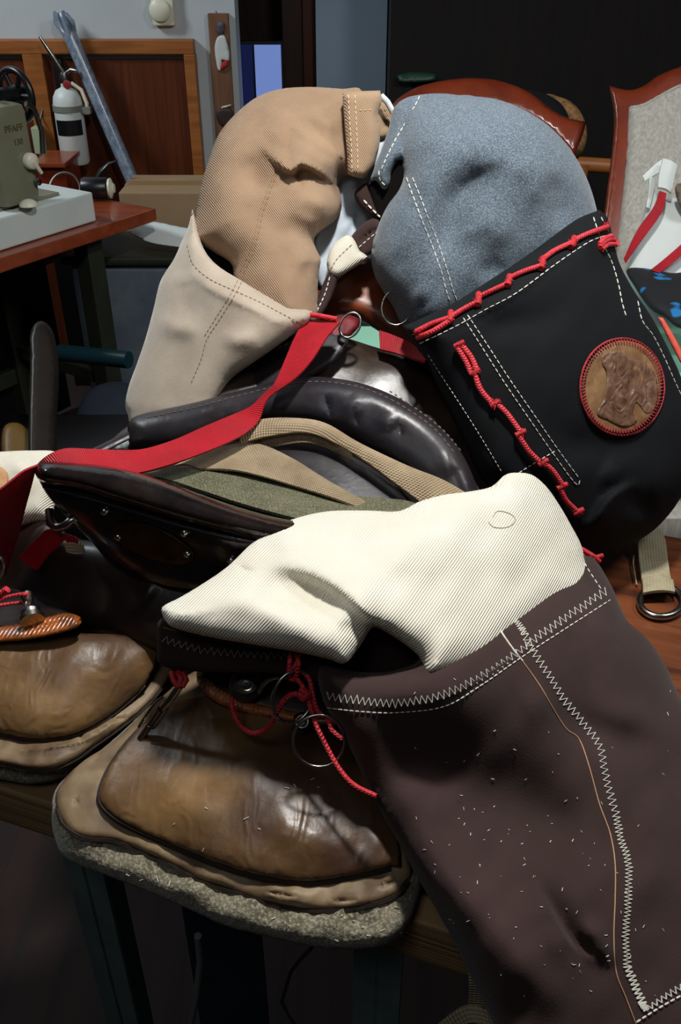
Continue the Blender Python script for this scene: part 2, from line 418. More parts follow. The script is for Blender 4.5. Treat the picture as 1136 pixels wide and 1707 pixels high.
M['bleather'] = mat('black_leather', (33, 32, 39), (42, 36, 38), .38, bump=.12, bscale=120, nscale=18, crack=.10, cscale=30, rvar=.1, spec=.5)
M['gloss'] = mat('polished_black_leather', (14, 12, 14), (30, 22, 20), .2, bump=.08, bscale=160, nscale=30, coat=.3, rvar=.08)
M['seat'] = mat('seat_leather', (38, 28, 24), (62, 50, 42), .33, bump=.10, bscale=120, nscale=22, crack=.05, cscale=45, rvar=.05)
M['dleather'] = mat('dark_brown_leather', (22, 13, 9), (34, 20, 13), .42, bump=.2, bscale=80, nscale=8, crack=.15, cscale=20, rvar=.1)
M['skirt'] = mat('worn_brown_leather', (94, 68, 44), (138, 106, 66), .42, bump=.30, bscale=90, nscale=11, mixlo=.38, mixhi=.66, crack=.28, cscale=55, rvar=.10, fleck=(70, 48, 34), fscale=9)
M['skirt2'] = mat('pale_worn_leather', (120, 98, 72), (144, 122, 90), .55, bump=.25, bscale=70, nscale=13, crack=.15, cscale=18, fleck=(96, 74, 52), fscale=34)
M['edge'] = mat('raw_leather_edge', (52, 38, 28), (34, 24, 18), .8, bump=.4, bscale=200, nscale=60)
M['felt'] = mat('wool_felt', (126, 120, 100), (88, 82, 66), .98, bump=1.0, bscale=330, nscale=60, fleck=(160, 154, 134), fscale=420, sheen=.3, spec=.1)
M['pommel'] = mat('red_brown_leather', (150, 70, 26), (84, 38, 18), .42, bump=.2, bscale=80, nscale=14, coat=.05, rvar=.1)
M['rawhide'] = mat('orange_rawhide', (170, 92, 36), (96, 50, 20), .3, bump=.4, bscale=60, nscale=70, twill=.8, tscale=90, trot=.4, coat=.3)
M['brass'] = mat('aged_brass', (70, 48, 26), (44, 30, 18), .45, metal=.8, nscale=60, bump=.1)
M['steel'] = mat('steel', (190, 188, 182), (150, 148, 142), .25, metal=1, nscale=80)
M['steel_dark'] = mat('dull_steel', (120, 118, 114), None, .35, metal=1)
M['patch'] = mat('tan_leather_patch', (150, 116, 80), (118, 84, 56), .45, bump=.3, bscale=90, nscale=50, crack=.3, cscale=40)
M['patch2'] = mat('worn_leather_flesh', (92, 62, 46), (128, 98, 78), .4, bump=.5, bscale=120, nscale=80, crack=.5, cscale=70)
M['bench'] = wood('bench_top_wood', (70, 32, 16), (122, 66, 34), .4, rot=(0, 0, math.radians(-19.4)), scale=(2.5, 26, 26), bump=.15)
M['ply'] = wood('laminated_edge', (180, 146, 102), (112, 84, 54), .7, rot=(0, 0, math.radians(-19.4)), scale=(1.2, 1, 150), bump=.5)
M['greenmetal'] = mat('grey_green_metal', (104, 128, 124), (88, 110, 108), .5, nscale=20, bump=.1, bscale=60)
M['navy'] = mat('dark_blue_metal', (34, 52, 70), (26, 42, 58), .6, nscale=10)
M['floor'] = wood('floor_wood', (40, 18, 13), (24, 11, 9), .8, scale=(14, 1.2, 10), bump=.1)
M['wall'] = mat('pale_wall_paint', (186, 192, 194), (178, 184, 188), .8, nscale=3, bump=.05, bscale=80)
M['wall2'] = mat('blue_grey_wall_paint', (112, 128, 144), (100, 116, 132), .85, nscale=2)
M['panel'] = wood('wainscot_veneer', (72, 30, 10), (94, 44, 18), .4, scale=(26, 26, 1.2), bump=.05)
M['rail'] = wood('orange_oak_rail', (160, 98, 46), (134, 76, 32), .45, scale=(2, 20, 20), bump=.05)
M['darkwood'] = wood('dark_cabinet_wood', (9, 5, 4), (17, 9, 6), .95, scale=(20, 20, 1.2), bump=.05)
M['doorwood'] = wood('dark_door_wood', (44, 22, 14), (62, 32, 20), .5, scale=(20, 20, 1.2), bump=.05)
M['mahog'] = wood('mahogany', (104, 38, 20), (126, 50, 26), .3, scale=(6, 6, 6), bump=.03, coat=.2)
M['tabletop'] = wood('red_brown_tabletop', (122, 52, 28), (146, 68, 38), .3, scale=(3, 14, 14), bump=.03, coat=.3)
M['ggreen'] = mat('olive_grey_enamel', (122, 122, 102), (112, 112, 92), .35, nscale=10, coat=.2)
M['dgreen'] = mat('dark_olive_enamel', (42, 46, 34), (34, 38, 28), .5, nscale=10)
M['white'] = mat('off_white_paint', (205, 212, 208), (196, 204, 202), .45, nscale=6)
M['ivory'] = mat('ivory_plastic', (216, 214, 192), None, .4)
M['blackp'] = mat('black_plastic', (14, 15, 18), None, .35)
M['redp'] = mat('red_plastic', (140, 40, 44), None, .4)
M['pole'] = mat('mottled_grey_plastic_wrap', (96, 110, 128), (140, 152, 168), .25, nscale=60, coat=.4, bump=.2, bscale=40)
M['card'] = mat('cardboard', (156, 130, 98), (146, 118, 86), .85, nscale=6)
M['tub'] = mat('clear_plastic_tub', (92, 104, 120), (120, 130, 140), .25, nscale=6, trans=.25)
M['teal'] = mat('teal_paint', (20, 52, 60), None, .4)
M['mint'] = mat('mint_surface', (150, 208, 180), (146, 202, 176), .5, nscale=5)
M['uphol'] = wood('striped_cream_upholstery', (176, 172, 162), (150, 146, 138), .9, scale=(90, 90, 2), bump=.1)
M['basket'] = mat('woven_basket', (150, 112, 66), (96, 66, 36), .8, bump=.8, bscale=120, nscale=80)
M['patterned'] = mat('black_cloth_with_blue', (10, 12, 18), (16, 110, 170), .8, nscale=16, mixlo=.56, mixhi=.60, detail=2, bump=.3, bscale=60)
_m = M['patterned']
M['blue'] = mat('bright_blue_print', (20, 140, 205), (14, 90, 150), .7, nscale=40)
M['screen'] = mat('lit_screen', (30, 40, 80), None, .3, emit=((120, 145, 212), .75))
M['screen2'] = mat('dim_screen', (8, 14, 40), None, .3, emit=((16, 26, 70), .6))
M['yellow'] = mat('yellow_plastic', (110, 80, 24), None, .5)
M['chalk'] = mat('lint_fibre', (235, 232, 222), None, .8)
M['gold'] = mat('faded_gold_decal', (96, 82, 44), None, .6)
M['orangeflower'] = mat('orange_stitch', (216, 84, 66), None, .7)

# ------------------------------------------------------------------ room shell
def box_obj(name, a, b, m, parent=None, kind=None, bevel=0):
    c = [(a[i]+b[i])/2 for i in range(3)]; e = [abs(a[i]-b[i]) for i in range(3)]
    o = MB().box(c, e).build(name, m, parent, smooth=False, bevel=bevel)
    if kind: o['kind'] = kind
    return o
WY = 3.30
xl = PY(325, 65, WY).x; xr = PY(394, 60, WY).x; xd = PY(527, 60, WY).x; xg = PY(645, 60, WY).x; wt = PY(300, 64, WY).z
box_obj('floor', (-3, -1.0, -.05), (3, 5, 0), M['floor'], kind='structure')
box_obj('wall_back', (-3, WY, 0), (xr, WY+.12, 2.7), M['wall'], kind='structure')
box_obj('wall_right', (xd+.0, WY, 0), (xg, WY+.12, 2.7), M['wall2'], kind='structure')
box_obj('wall_far', (-3, 4.6, 0), (3, 4.7, 2.7), M['doorwood'], kind='structure')
box_obj('wall_cabinet', (xg, 3.05, 0), (3, 3.2, 2.7), M['darkwood'], kind='structure')
# wainscot
o = MB().box(((-3+xl)/2, WY-.012, wt/2-.03), (xl+3, .024, wt-.06)).build('trim_1', M['panel'], smooth=False); o['kind'] = 'structure'
zb = PY(300, 88, WY).z
o = MB().box(((-3+xl)/2, WY-.022, (wt+zb)/2), (xl+3, .044, wt-zb)).build('trim_2', M['rail'], smooth=False, bevel=.004); o['kind'] = 'structure'
xs = PY(334, 200, WY).x
o = MB().box((xs-.012, WY-.03, zb/2), (.036, .05, zb)).build('trim_3', M['rail'], smooth=False, bevel=.003); o['kind'] = 'structure'
# corner board behind the sewing machine
a = PY(50, 130, WY); b2 = PY(82, 130, WY)
o = MB().box(((a.x+b2.x)/2, WY-.03, (zb+.72)/2), (abs(b2.x-a.x), .03, zb-.72)).build('trim_4', M['rail'], smooth=False, bevel=.002); o['kind'] = 'structure'
# door frame
xf = PY(527, 60, 3.6).x; xf0 = PY(472, 60, 3.6).x
o = MB().box(((xf+xf0)/2, 3.62, 1.3), (xf-xf0, .06, 2.6)).build('door_1', M['doorwood'], smooth=False); o['kind'] = 'structure'
o = MB().box((xf-.02, 3.56, 1.3), (.05, .05, 2.6)).build('trim_5', M['panel'], smooth=False, bevel=.004); o['kind'] = 'structure'
# ------------------------------------------------------------------ monitor in the doorway
t = thing('computer_monitor', 'lit blue computer screen seen through the dark doorway', 'monitor', PY(430, 190, 3.45))
def scr(x0, x1, y0, y1, d, name, m, dep=.012):
    a = PY(x0, y0, d); b = PY(x1, y0, d); zb_ = PY(x0, y1, d).z
    return MB().box(((a.x+b.x)/2, d, (a.z+zb_)/2), (b.x-a.x, dep, a.z-zb_)).build(name, m, t, smooth=False)
scr(380, 472, 68, 250, 3.47, 'case', M['blackp'], .03)
scr(424, 468, 75, 245, 3.448, 'screen', M['screen'])
scr(388, 420, 75, 245, 3.449, 'side_panel', M['screen2'])
zz = PY(400, 250, 3.47).z
MB().box((PY(430, 250, 3.47).x, 3.49, zz/2), (.05, .03, zz)).box((PY(430, 250, 3.47).x, 3.5, .01), (.2, .15, .02)).build('stand', M['blackp'], t, smooth=False)
# ------------------------------------------------------------------ wall plaque
t = thing('wall_plaque', 'tall narrow wooden plaque painted with a white-clad figure', 'plaque', PY(372, 240, WY))
a = PY(347, 22, WY-.01); b = PY(381, 22, WY-.01); zz = PY(365, 235, WY).z
MB().box(((a.x+b.x)/2, WY-.011, (a.z+zz)/2), (b.x-a.x, .022, a.z-zz)).build('board', wood('plaque_wood', (120, 82, 54), (98, 64, 42), .6, scale=(20, 20, 2)), t, smooth=False, bevel=.002)
MB().tube([PY(361, 23, WY-.012), PY(360, 17, WY-.012), PY(362, 23, WY-.012)], .0015, 6).build('hanger', M['steel_dark'], t)
def flat(name, pts, y, m, par, T=.003, R=3, label=None):
    ps = [(p[0], p[1], DY(p[0], p[1], y)) for p in pts]
    return Surf(pts, ps, T=T, R=R, Tb=T, step=6, ostep=4).build(name, m, par, label)
flat('painted_figure', [(363, 62), (358, 78), (360, 100), (364, 118), (368, 120), (371, 100), (380, 104), (383, 90), (378, 68), (373, 58)], WY-.026, M['white'], t)
flat('painted_head', [(363, 38), (360, 48), (364, 58), (371, 60), (375, 48), (372, 36)], WY-.026, mat('faded_blue_grey', (96, 92, 104), (60, 50, 56), .6, nscale=60), t)
flat('painted_sash', [(370, 105), (368, 118), (376, 112), (383, 106), (380, 100)], WY-.029, M['reddark'], t)
flat('painted_base', [(362, 185), (365, 205), (375, 212), (387, 205), (386, 182)], WY-.026, mat('plaque_dark', (46, 30, 24), None, .6), t)
flat('painted_ledge', [(369, 178), (369, 181), (386, 177), (386, 174)], WY-.026, M['ivory'], t)
# ------------------------------------------------------------------ wall dimmer
t = thing('wall_dial', 'off-white wall control with a round dial above the wood panelling', 'wall control', PY(272, 42, WY))
a = PY(250, -28, WY); b = PY(294, 42, WY)
MB().box(((a.x+b.x)/2, WY-.014, (a.z+b.z)/2), (b.x-a.x, .028, a.z-b.z)).build('housing', M['ivory'], t, bevel=.008)
MB().lathe(PY(267, 17, WY-.028), (0, -1, 0), [(.034, 0), (.034, .006), (.030, .011), (0, .012)], 32).build('dial', M['ivory'], t)
# ------------------------------------------------------------------ fire extinguisher
ey = WY-.10
top = PY(109, 145, ey); bot = PY(127, 272, ey); t = thing('fire_extinguisher', 'white fire extinguisher strapped to the wood panelling', 'fire extinguisher', bot)
ax = (top-bot).normalized(); H = (top-bot).length; rr = .047
MB().lathe(bot, ax, [(rr*.9, 0), (rr, .006), (rr, H*.80), (rr*.93, H*.88), (rr*.7, H*.96), (rr*.3, H*1.0), (rr*.28, H*1.06)], 28).build('cylinder', M['white'], t)
lm = MB(); lv = []; sx_ = ax.cross(Vector((0, 1, 0))).normalized(); sy_ = ax.cross(sx_)
for k in range(13):
    a = math.radians(-50+k*9.5); dv = (Vector((math.sin(a), -math.cos(a), 0)))
    for h, r_ in ((.40, rr+.0012), (.60, rr+.0012)): lv.append(bot+ax*H*h+dv*r_)
lm.add(lv, [(2*k, 2*k+2, 2*k+3, 2*k+1) for k in range(12)]); lm.build('label_panel', M['blackp'], t)
hs = bot+ax*H*1.05
MB().lathe(hs, ax, [(.014, 0), (.016, .015), (.012, .03)], 14).build('valve', M['steel_dark'], t)
MB().tube([hs+ax*.03, hs+ax*.06+Vector((-.03, -.01, .03)), hs+ax*.07+Vector((-.055, -.01, .065))], [.008, .007, .004], 8).build('squeeze_handle', M['steel'], t)
MB().tube([hs+ax*.022, hs+ax*.03+Vector((.03, -.01, .01)), hs+ax*.03+Vector((.048, -.012, .006))], .007, 8).build('carry_handle', M['steel'], t)
MB().lathe(hs+ax*.0+Vector((.012, -.016, -.002)), (0, -1, 0), [(.013, 0), (.013, .006), (.008, .008), (0, .008)], 20).build('gauge', M['redp'], t)
MB().tube([hs+Vector((.02, 0, 0)), hs+Vector((.05, 0, -.02)), hs+Vector((.062, 0, -.06)), hs+Vector((.055, 0, -.095))], .0065, 8).build('hose', M['ivory'], t)
MB().lathe(bot+ax*H*.70, ax, [(rr+.003, 0), (rr+.003, .018)], 28).box(bot+ax*H*.71+Vector((.06, -.01, 0)), (.03, .02, .02)).build('strap_clamp', mat('strap_grey', (120, 122, 112), None, .5), t)
MB().box(bot+ax*H*.6+Vector((-.03, .07, 0)), (.03, .035, .34)).build('bracket', M['blackp'], t, bevel=.004)
# ------------------------------------------------------------------ leaning pole
p0 = PY(230, 322, WY-.13); p1 = PY(100, 20, WY-.06); dr = (p1-p0).normalized()
foot = p0-dr*((p0.z-.02)/dr.z)
t = thing('plastic_wrapped_pole', 'long grey pole wrapped in clear plastic leaning on the wall beside the extinguisher', 'pole', foot)
MB().tube([foot, p0, p0.lerp(p1, .9)], .023, 14).build('tube_body', M['pole'], t)
w_ = MB()
for k in range(5):
    a = k*1.26; off = Vector((math.cos(a)*.014, math.sin(a)*.014, 0)); w_.tube([p0.lerp(p1, .88)+off, p0.lerp(p1, .95)+off*1.7, p0.lerp(p1, .995+.01*(k % 2))+off*1.2], [.009, .012, .005], 6)
w_.build('gathered_wrap', M['pole'], t)
# ------------------------------------------------------------------ sewing table and machine
TC = Vector((-.51, 2.54, 0)); e1 = Vector((-.289, -.45, 0)).normalized(); e2 = Vector((e1.y, -e1.x, 0)).normalized()
if e2.x > 0: e2 = -e2
Rt = Matrix((e1, e2, Vector((0, 0, 1)))).transposed()
t = thing('sewing_table', 'red-brown sewing table with dark olive legs at the left', 'table', TC+e1*.6+e2*.27)
c = TC+e1*.62+e2*.27
MB().box((c.x, c.y, .733), (1.24, .54, .034), Rt).build('tabletop', M['tabletop'], t, smooth=False, bevel=.004)
def tleg(px0, py0, px1, w_=.06):
    pass
for (u, v_) in ((.20, .07), (1.0, .07), (.20, .47), (1.0, .47)):
    q = TC+e1*u+e2*v_
    MB().box((q.x, q.y, .36), (.055, .055, .71), Rt).build('leg', M['dgreen'], t, smooth=False, bevel=.004)
q = TC+e1*.60+e2*.47; MB().box((q.x, q.y, .22), (.8, .03, .05), Rt).build('crossbar', M['dgreen'], t, smooth=False, bevel=.004)
q = TC+e1*.20+e2*.27; MB().box((q.x, q.y, .30), (.03, .4, .04), Rt).build('side_bar', M['dgreen'], t, smooth=False, bevel=.004)
q = TC+e1*.62+e2*.50; MB().box((q.x, q.y, .365), (1.22, .02, .69), Rt).build('shade_panel', M['blackp'], t, smooth=False)  # added black sheet, darkens the space under the table like deep shade
q = TC+e1*.30+e2*.15
MB().lathe((q.x, q.y, .69), e1, [(.03, -.05), (.045, -.04), (.045, .04), (.03, .06)], 20).build('motor', M['blackp'], t)
# machine base box (white)
B0 = PZ(160, 368, .752); 
t = thing('sewing_machine', 'olive-grey sewing machine on a white base on the red-brown table', 'sewing machine', B0+e1*.3+e2*.09)
c = B0+e1*.30+e2*.09; MB().box((c.x, c.y, .752+.037), (.60, .185, .074), Rt).build('base_box', M['white'], t, smooth=False, bevel=.005)
q = B0+e1*.30+e2*.10; MB().box((q.x, q.y, .830), (.46, .115, .008), Rt).build('bed', M['ggreen'], t, smooth=False, bevel=.002)
def colbox(name, a, w1, w2, z0, z1, m, bev=.02, par=None):
    return MB().box((a.x, a.y, (z0+z1)/2), (w1, w2, z1-z0), Rt).build(name, m, par or t, smooth=True, bevel=bev)
q = PZ(24, 338, .834); q.z = 0; zt = P(20, 172, (q.y)/(CT+(853.5-172)/F*ST)).z
colbox('column', q, .115, .075, .832, zt, M['ggreen'], .022)
qa = q+e1*.20; colbox('arm', qa, .36, .075, zt-.075, zt+.002, M['ggreen'], .022)
qh = q+e1*.36; colbox('head', qh, .08, .08, zt-.16, zt, M['ggreen'], .02)
fr = q-e2*.0385
# handwheel at the column end
hw = q-e1*.085+e2*.028; hz = zt+.002; hub = Vector((hw.x, hw.y, hz-.01))
R_ = .056; pts = [hub+(e2*math.cos(a)+Vector((0, 0, 1))*math.sin(a))*R_ for a in np.linspace(0, 2*math.pi, 40, endpoint=False)]
pts = [p+Vector((0, 0, .012)) for p in pts]; hub = hub+Vector((0, 0, .012))
hwo = MB().tube(pts, .0085, 10, closed=True).build('handwheel', M['blackp'], t)
sp = MB()
for k in range(6):
    a = k*math.pi/3; sp.tube([hub, hub+(e2*math.cos(a)+Vector((0, 0, 1))*math.sin(a))*R_], .0065, 8)
sp.lathe(hub-e1*.01, e1, [(.022, -.01), (.024, 0), (.022, .06)], 16); sp.build('spokes', M['blackp'], hwo)
MB().tube([p-e1*.006 for p in [hub+(e2*math.cos(a)+Vector((0, 0, 1))*math.sin(a))*(R_+.003) for a in np.linspace(-.3-math.pi/2*1.4, 1.9-math.pi/2*1.4, 20)]], .005, 8).build('bright_rim', M['steel'], hwo)
# belt guard
gp = [fr-e1*.055+Vector((0, 0, zt-.005)), fr-e1*.078+Vector((0, 0, zt-.02-.0)), fr-e1*.088+Vector((0, 0, zt-.07)), fr-e1*.08+Vector((0, 0, zt-.12))]
MB().tube([Vector(tuple(x)) for x in cr([tuple(g) for g in gp], .01)], .006, 8).build('belt_guard', M['steel_dark'], t)
k0 = fr+e1*.0-e2*.004+Vector((0, 0, .832+.115)); k0 = fr-e1*.035+Vector((0, 0, .930))
MB().lathe(k0, -e2, [(.019, 0), (.019, .012), (.015, .017), (0, .018)], 20).tube([k0-e2*.014, k0-e2*.016-e1*.018-Vector((0, 0, .03))], [.007, .005], 8).build('stitch_lever', M['ivory'], t)
k1 = fr-e1*.045+Vector((0, 0, .880)); MB().lathe(k1, -e2, [(.008, 0), (.008, .012), (0, .014)], 12).build('screw_knob', M['steel'], t)
k2 = fr+e1*.01-e2*.025+Vector((0, 0, .838)); MB().lathe(k2, (0, 0, 1), [(.022, 0), (.02, .008), (.010, .014), (0, .016)], 16).build('bed_knob', M['ivory'], t)
MB().lathe(Vector((q.x, q.y, zt)), (0, 0, 1), [(.004, 0), (.004, .02), (.006, .022), (.004, .026)], 10).build('spool_pin', M['steel'], t)
def text(body, size, loc, rotm, m, name, par, ext=.0004):
    cu = bpy.data.curves.new(name, 'FONT'); cu.body = body; cu.size = size; cu.extrude = ext; cu.align_x = 'CENTER'
    o = bpy.data.objects.new(name, cu); C.objects.link(o); dg = bpy.context.evaluated_depsgraph_get(); me = bpy.data.meshes.new_from_object(o.evaluated_get(dg)); bpy.data.objects.remove(o)
    me.transform(Matrix.Translation(Vector(loc)-olc(par)) @ rotm.to_4x4()); me.materials.append(m)
    o = bpy.data.objects.new(name, me); C.objects.link(o); o.parent = par; return o
Rl = Matrix((-e1, Vector((0, 0, 1)), -e2)).transposed()
text('PFAFF', .021, fr-e2*.0012-e1*.008+Vector((0, 0, zt-.058)), Rl, M['gold'], 'maker_lettering', t)
text('130', .018, fr-e2*.0012-e1*.014+Vector((0, 0, zt-.088)), Rl, M['gold'], 'model_lettering', t)
# things on the sewing table
q = PZ(170, 332, .752)
t = thing('black_spool', 'small black cylinder with a white end beside the white machine base', 'spool', q)
MB().lathe(q+Vector((-.05, .0, .030)), (1, 0, 0), [(.028, 0), (.03, .004), (.03, .07), (.028, .072)], 20).build('barrel', M['blackp'], t)
MB().lathe(q+Vector((.024, 0, .030)), (1, 0, 0), [(.026, 0), (.028, .006), (.014, .012), (.012, .016)], 20).build('end_cap', M['ivory'], t)
q = PZ(105, 300, .84); o = ring((108, 318), 26, 30, 2.58, r=.004, mb=MB()).build('metal_hoop', M['steel_dark']); setp(o, 'thin metal hoop standing behind the white machine base', 'hoop')
t = thing('wooden_drawer_box', 'small red-brown wooden box behind the machine below the extinguisher', 'box', PY(88, 330, 3.0))
a = PY(62, 276, 3.0); b = PY(108, 276, 3.0)
MB().box(((a.x+b.x)/2, 3.08, (a.z-.16)/2), (b.x-a.x, .16, a.z-.16)).build('base', M['blackp'], t, smooth=False)
MB().box(((a.x+b.x)/2, 3.08, a.z-.08), (b.x-a.x, .18, .16)).build('carcass', M['mahog'], t, smooth=False, bevel=.003)
MB().box(((a.x+b.x)/2, 3.07, a.z+.006), (b.x-a.x+.02, .2, .014)).build('lid', M['tabletop'], t, smooth=False, bevel=.003)
t = thing('wall_box', 'pale green box on the wood panel behind the sewing machine', 'box', PY(66, 250, 3.25))
a = PY(52, 212, 3.22); b = PY(75, 256, 3.22)
MB().box(((a.x+b.x)/2, 3.24, (a.z+b.z)/2), (b.x-a.x, .06, a.z-b.z)).build('case', mat('pale_green_plastic', (160, 172, 140), None, .5), t, smooth=False, bevel=.003)
MB().tube([PY(66, 212, 3.22), PY(68, 195, 3.25), PY(74, 172, 3.262)], .003, 6).build('wire', M['blackp'], t)
pts = [PY(140, 318, 3.0), PY(158, 305, 3.0), PY(170, 285, 3.0), PY(182, 272, 3.0), PY(196, 268, 3.0)]
t = thing('black_lamp_arm', 'black curved arm rising behind the white machine base', 'lamp arm', PY(140, 325, 3.0))
MB().tube([Vector(tuple(x)) for x in cr([tuple(p) for p in pts], .01)], [.02]*1+[.018]*0+[.016]*0 or .01, 10) if False else None
qq = cr([tuple(p) for p in pts], .02); n_ = len(qq)
MB().tube([Vector(tuple(x)) for x in qq], [.008+.014*math.sin(math.pi*min(1, i/(n_-1)*1.25)) if i/(n_-1) < .8 else .004 for i in range(n_)], 10, flat=.5).build('arm', M['blackp'], t)
MB().box((PY(140, 325, 3.0).x, 3.02, PY(140, 322, 3.0).z/2), (.03, .03, PY(140, 320, 3.0).z)).build('post', M['blackp'], t, smooth=False)
# ------------------------------------------------------------------ cardboard box, sheet, tub beyond the table
t = thing('cardboard_box', 'tan cardboard box standing between the sewing table and the panelled wall', 'box', (-.47, 2.98, 0))
MB().box((-.47, 2.96, .36), (.42, .24, .72)).build('carton', M['card'], t, smooth=False, bevel=.004)
MB().box((-.47, 2.96, .721), (.42, .05, .002)).build('tape', mat('packing_tape', (150, 120, 84), None, .3), t, smooth=False)
zs = TPS([(215, 385, .665), (350, 390, .67), (250, 404, .655), (350, 418, .64)])
s = Surf([(215, 388, 1), (240, 368), (300, 378), (350, 390), (350, 418), (300, 412), (250, 404)], None, T=.003, R=10, Tb=.008, step=10, zplane=zs)
o = s.build('white_sheet', M['white']); setp(o, 'folded white sheet lying on the tub below the cardboard box', 'sheet')
t = thing('storage_tub', 'cloudy plastic storage tub under the folded white sheet', 'storage tub', (-.47, 2.64, 0))
MB().box((-.47, 2.64, .30), (.60, .24, .60)).build('tub', M['tub'], t, smooth=False, bevel=.02)
MB().box((-.47, 2.64, .612), (.64, .27, .024)).build('lid', M['dgreen'], t, smooth=False, bevel=.008)
# under table things
pts = [(52, 700), (52, 600), (58, 545), (72, 535), (88, 560), (95, 610), (95, 700)]
s = Surf([(50, 600), (50, 560), (58, 540), (70, 535), (84, 545), (93, 570), (98, 620), (95, 700), (90, 800), (50, 800)], [(50, 560, 1.9), (98, 620, 1.9), (60, 800, 1.75)], T=.02, R=10, Tb=.02, step=10)
t = thing('stool_chair', 'dark rounded chair back in the shadow under the sewing table', 'chair', (-.60, 1.6, 0))
s.build('backrest', mat('dull_brown_vinyl', (34, 25, 20), (24, 18, 15), .45, nscale=12), t)
MB().box((-.62, 1.72, .42), (.36, .36, .05)).build('seat', M['blackp'], t, bevel=.015)
for sx in (-1, 1):
    for sy in (-1, 1): MB().tube([(-.62+sx*.15, 1.72+sy*.15, .40), (-.62+sx*.17, 1.72+sy*.17, 0.0)], .012, 8).build('leg', M['blackp'], t)
o = MB().tube([P(100, 588, 2.35), P(215, 600, 2.28)], .022, 12).build('teal_tube', M['teal']); setp(o, 'teal tube lying low under the sewing table', 'tube')
o.location = (0, 0, 0)
s = Surf([(150, 650), (120, 720), (130, 800), (240, 820), (250, 700), (215, 640)], [(150, 650, 2.2), (240, 820, 2.0), (130, 800, 2.0)], T=.04, R=30, Tb=.05, step=12)
o = s.build('blue_bag', mat('dark_blue_cloth', (18, 26, 40), (24, 34, 48), .7, nscale=12, bump=.3, bscale=30)); setp(o, 'dark blue bag heaped on the floor left of the saddle', 'bag')
s = Surf([(5, 715), (30, 705), (60, 728), (68, 742), (66, 765), (10, 770)], [(5, 715, 1.9), (60, 728, 1.9), (10, 770, 1.85)], T=.02, R=12, Tb=.02, step=8)
o = s.build('yellow_case', M['yellow']); setp(o, 'small dull yellow case in the shadow behind the left cream bag', 'case')
# ------------------------------------------------------------------ chairs on the right
def plate(out, d, th, R=8, **k):
    return Surf(out, d, T=th/2, R=R, Tb=th/2, step=10, **k)
t = thing('dining_chair', 'mahogany chair with an arched top rail behind the grey bag', 'chair', (.36, 2.1, 0))
dp = [(680, 160, 2.0), (975, 205, 2.0), (960, 300, 1.98), (700, 300, 1.98)]
plate([(655, 175), (690, 148), (730, 136), (780, 130), (830, 134), (880, 152), (920, 182), (945, 196), (978, 203, 1), (972, 225), (962, 250), (960, 262, 1), (940, 240), (915, 215), (885, 195), (850, 182), (800, 172), (740, 172), (700, 185), (670, 205)], dp, .035, 9).build('top_rail', M['mahog'], t)
plate([(940, 225, 1), (968, 235, 1), (955, 270), (950, 330), (955, 420), (950, 560, 1), (925, 560, 1), (930, 420), (925, 330)], dp, .03, 8).build('back_post', M['mahog'], t)
plate([(660, 190, 1), (688, 190, 1), (690, 300), (700, 560, 1), (675, 560, 1), (665, 300)], dp, .03, 8).build('back_post', M['mahog'], t)
plate([(760, 168, 1), (850, 175, 1), (830, 260), (850, 380), (845, 560, 1), (770, 560, 1), (765, 380), (780, 260)], [(a, b, c+.005) for a, b, c in dp], .02, 8).build('back_splat', M['mahog'], t)
sc = P(810, 560, 2.0)
sc.y += .46
MB().box((sc.x, sc.y-.2, .46), (.44, .42, .06)).build('seat', M['uphol'], t, bevel=.015)
for sx in (-.19, .19):
    for sy in (-.36, -.02): MB().tube([(sc.x+sx, sc.y+sy, .44), (sc.x+sx, sc.y+sy, 0)], [.02, .014], 8).build('leg', M['mahog'], t)
t = thing('woven_hat', 'round woven hat with a black crown behind the arched chair rail', 'hat', P(930, 260, 2.15))
Surf([(905, 165), (935, 162), (962, 178), (978, 210), (976, 245), (960, 268), (935, 275), (905, 260)], [(905, 165, 2.14), (976, 245, 2.14), (905, 260, 2.14)], T=.02, R=16, Tb=.02, step=8, noise=.001).build('woven_brim', M['basket'], t)
Surf([(872, 155), (905, 155), (935, 172), (950, 200), (945, 230), (915, 240), (880, 220)], [(872, 155, 2.10), (945, 230, 2.10), (880, 220, 2.1)], T=.03, R=25, Tb=.02, step=8).build('black_crown', M['black'], t)
o = MB().tube([P(960, 268, 2.5), P(1040, 283, 2.5)], .022, 12).build('wooden_rail', M['rail']); 
t = thing('towel_rail', 'light wooden rail between the two chairs', 'rail', (P(1000, 275, 2.5).x, P(1000, 275, 2.5).y, 0)); bpy.data.objects.remove(o)
a = P(940, 272, 2.5); b = P(1060, 280, 2.5)
MB().tube([a, b], .020, 12).build('bar', M['rail'], t)
for q in (P(972, 290, 2.5), P(1058, 290, 2.5)): MB().tube([Vector((q.x, q.y, a.z)), Vector((q.x, q.y, 0))], .014, 8).build('post', M['rail'], t)
t = thing('upholstered_chair', 'tall mahogany framed chair back with striped cream upholstery at the right', 'chair', (.85, 2.0, 0))
dq = [(1018, 145, 1.90), (1136, 115, 1.88), (1005, 360, 1.87), (1200, 500, 1.85)]
fr_o = [(1016, 143, 1), (1050, 150), (1075, 142), (1100, 125), (1140, 110), (1200, 98), (1290, 105), (1340, 140, 1), (1330, 300), (1345, 520, 1), (990, 520, 1), (1000, 420), (1012, 320), (1022, 240), (1024, 190)]
plate(fr_o, dq, .035, 9).build('back_frame', M['mahog'], t)
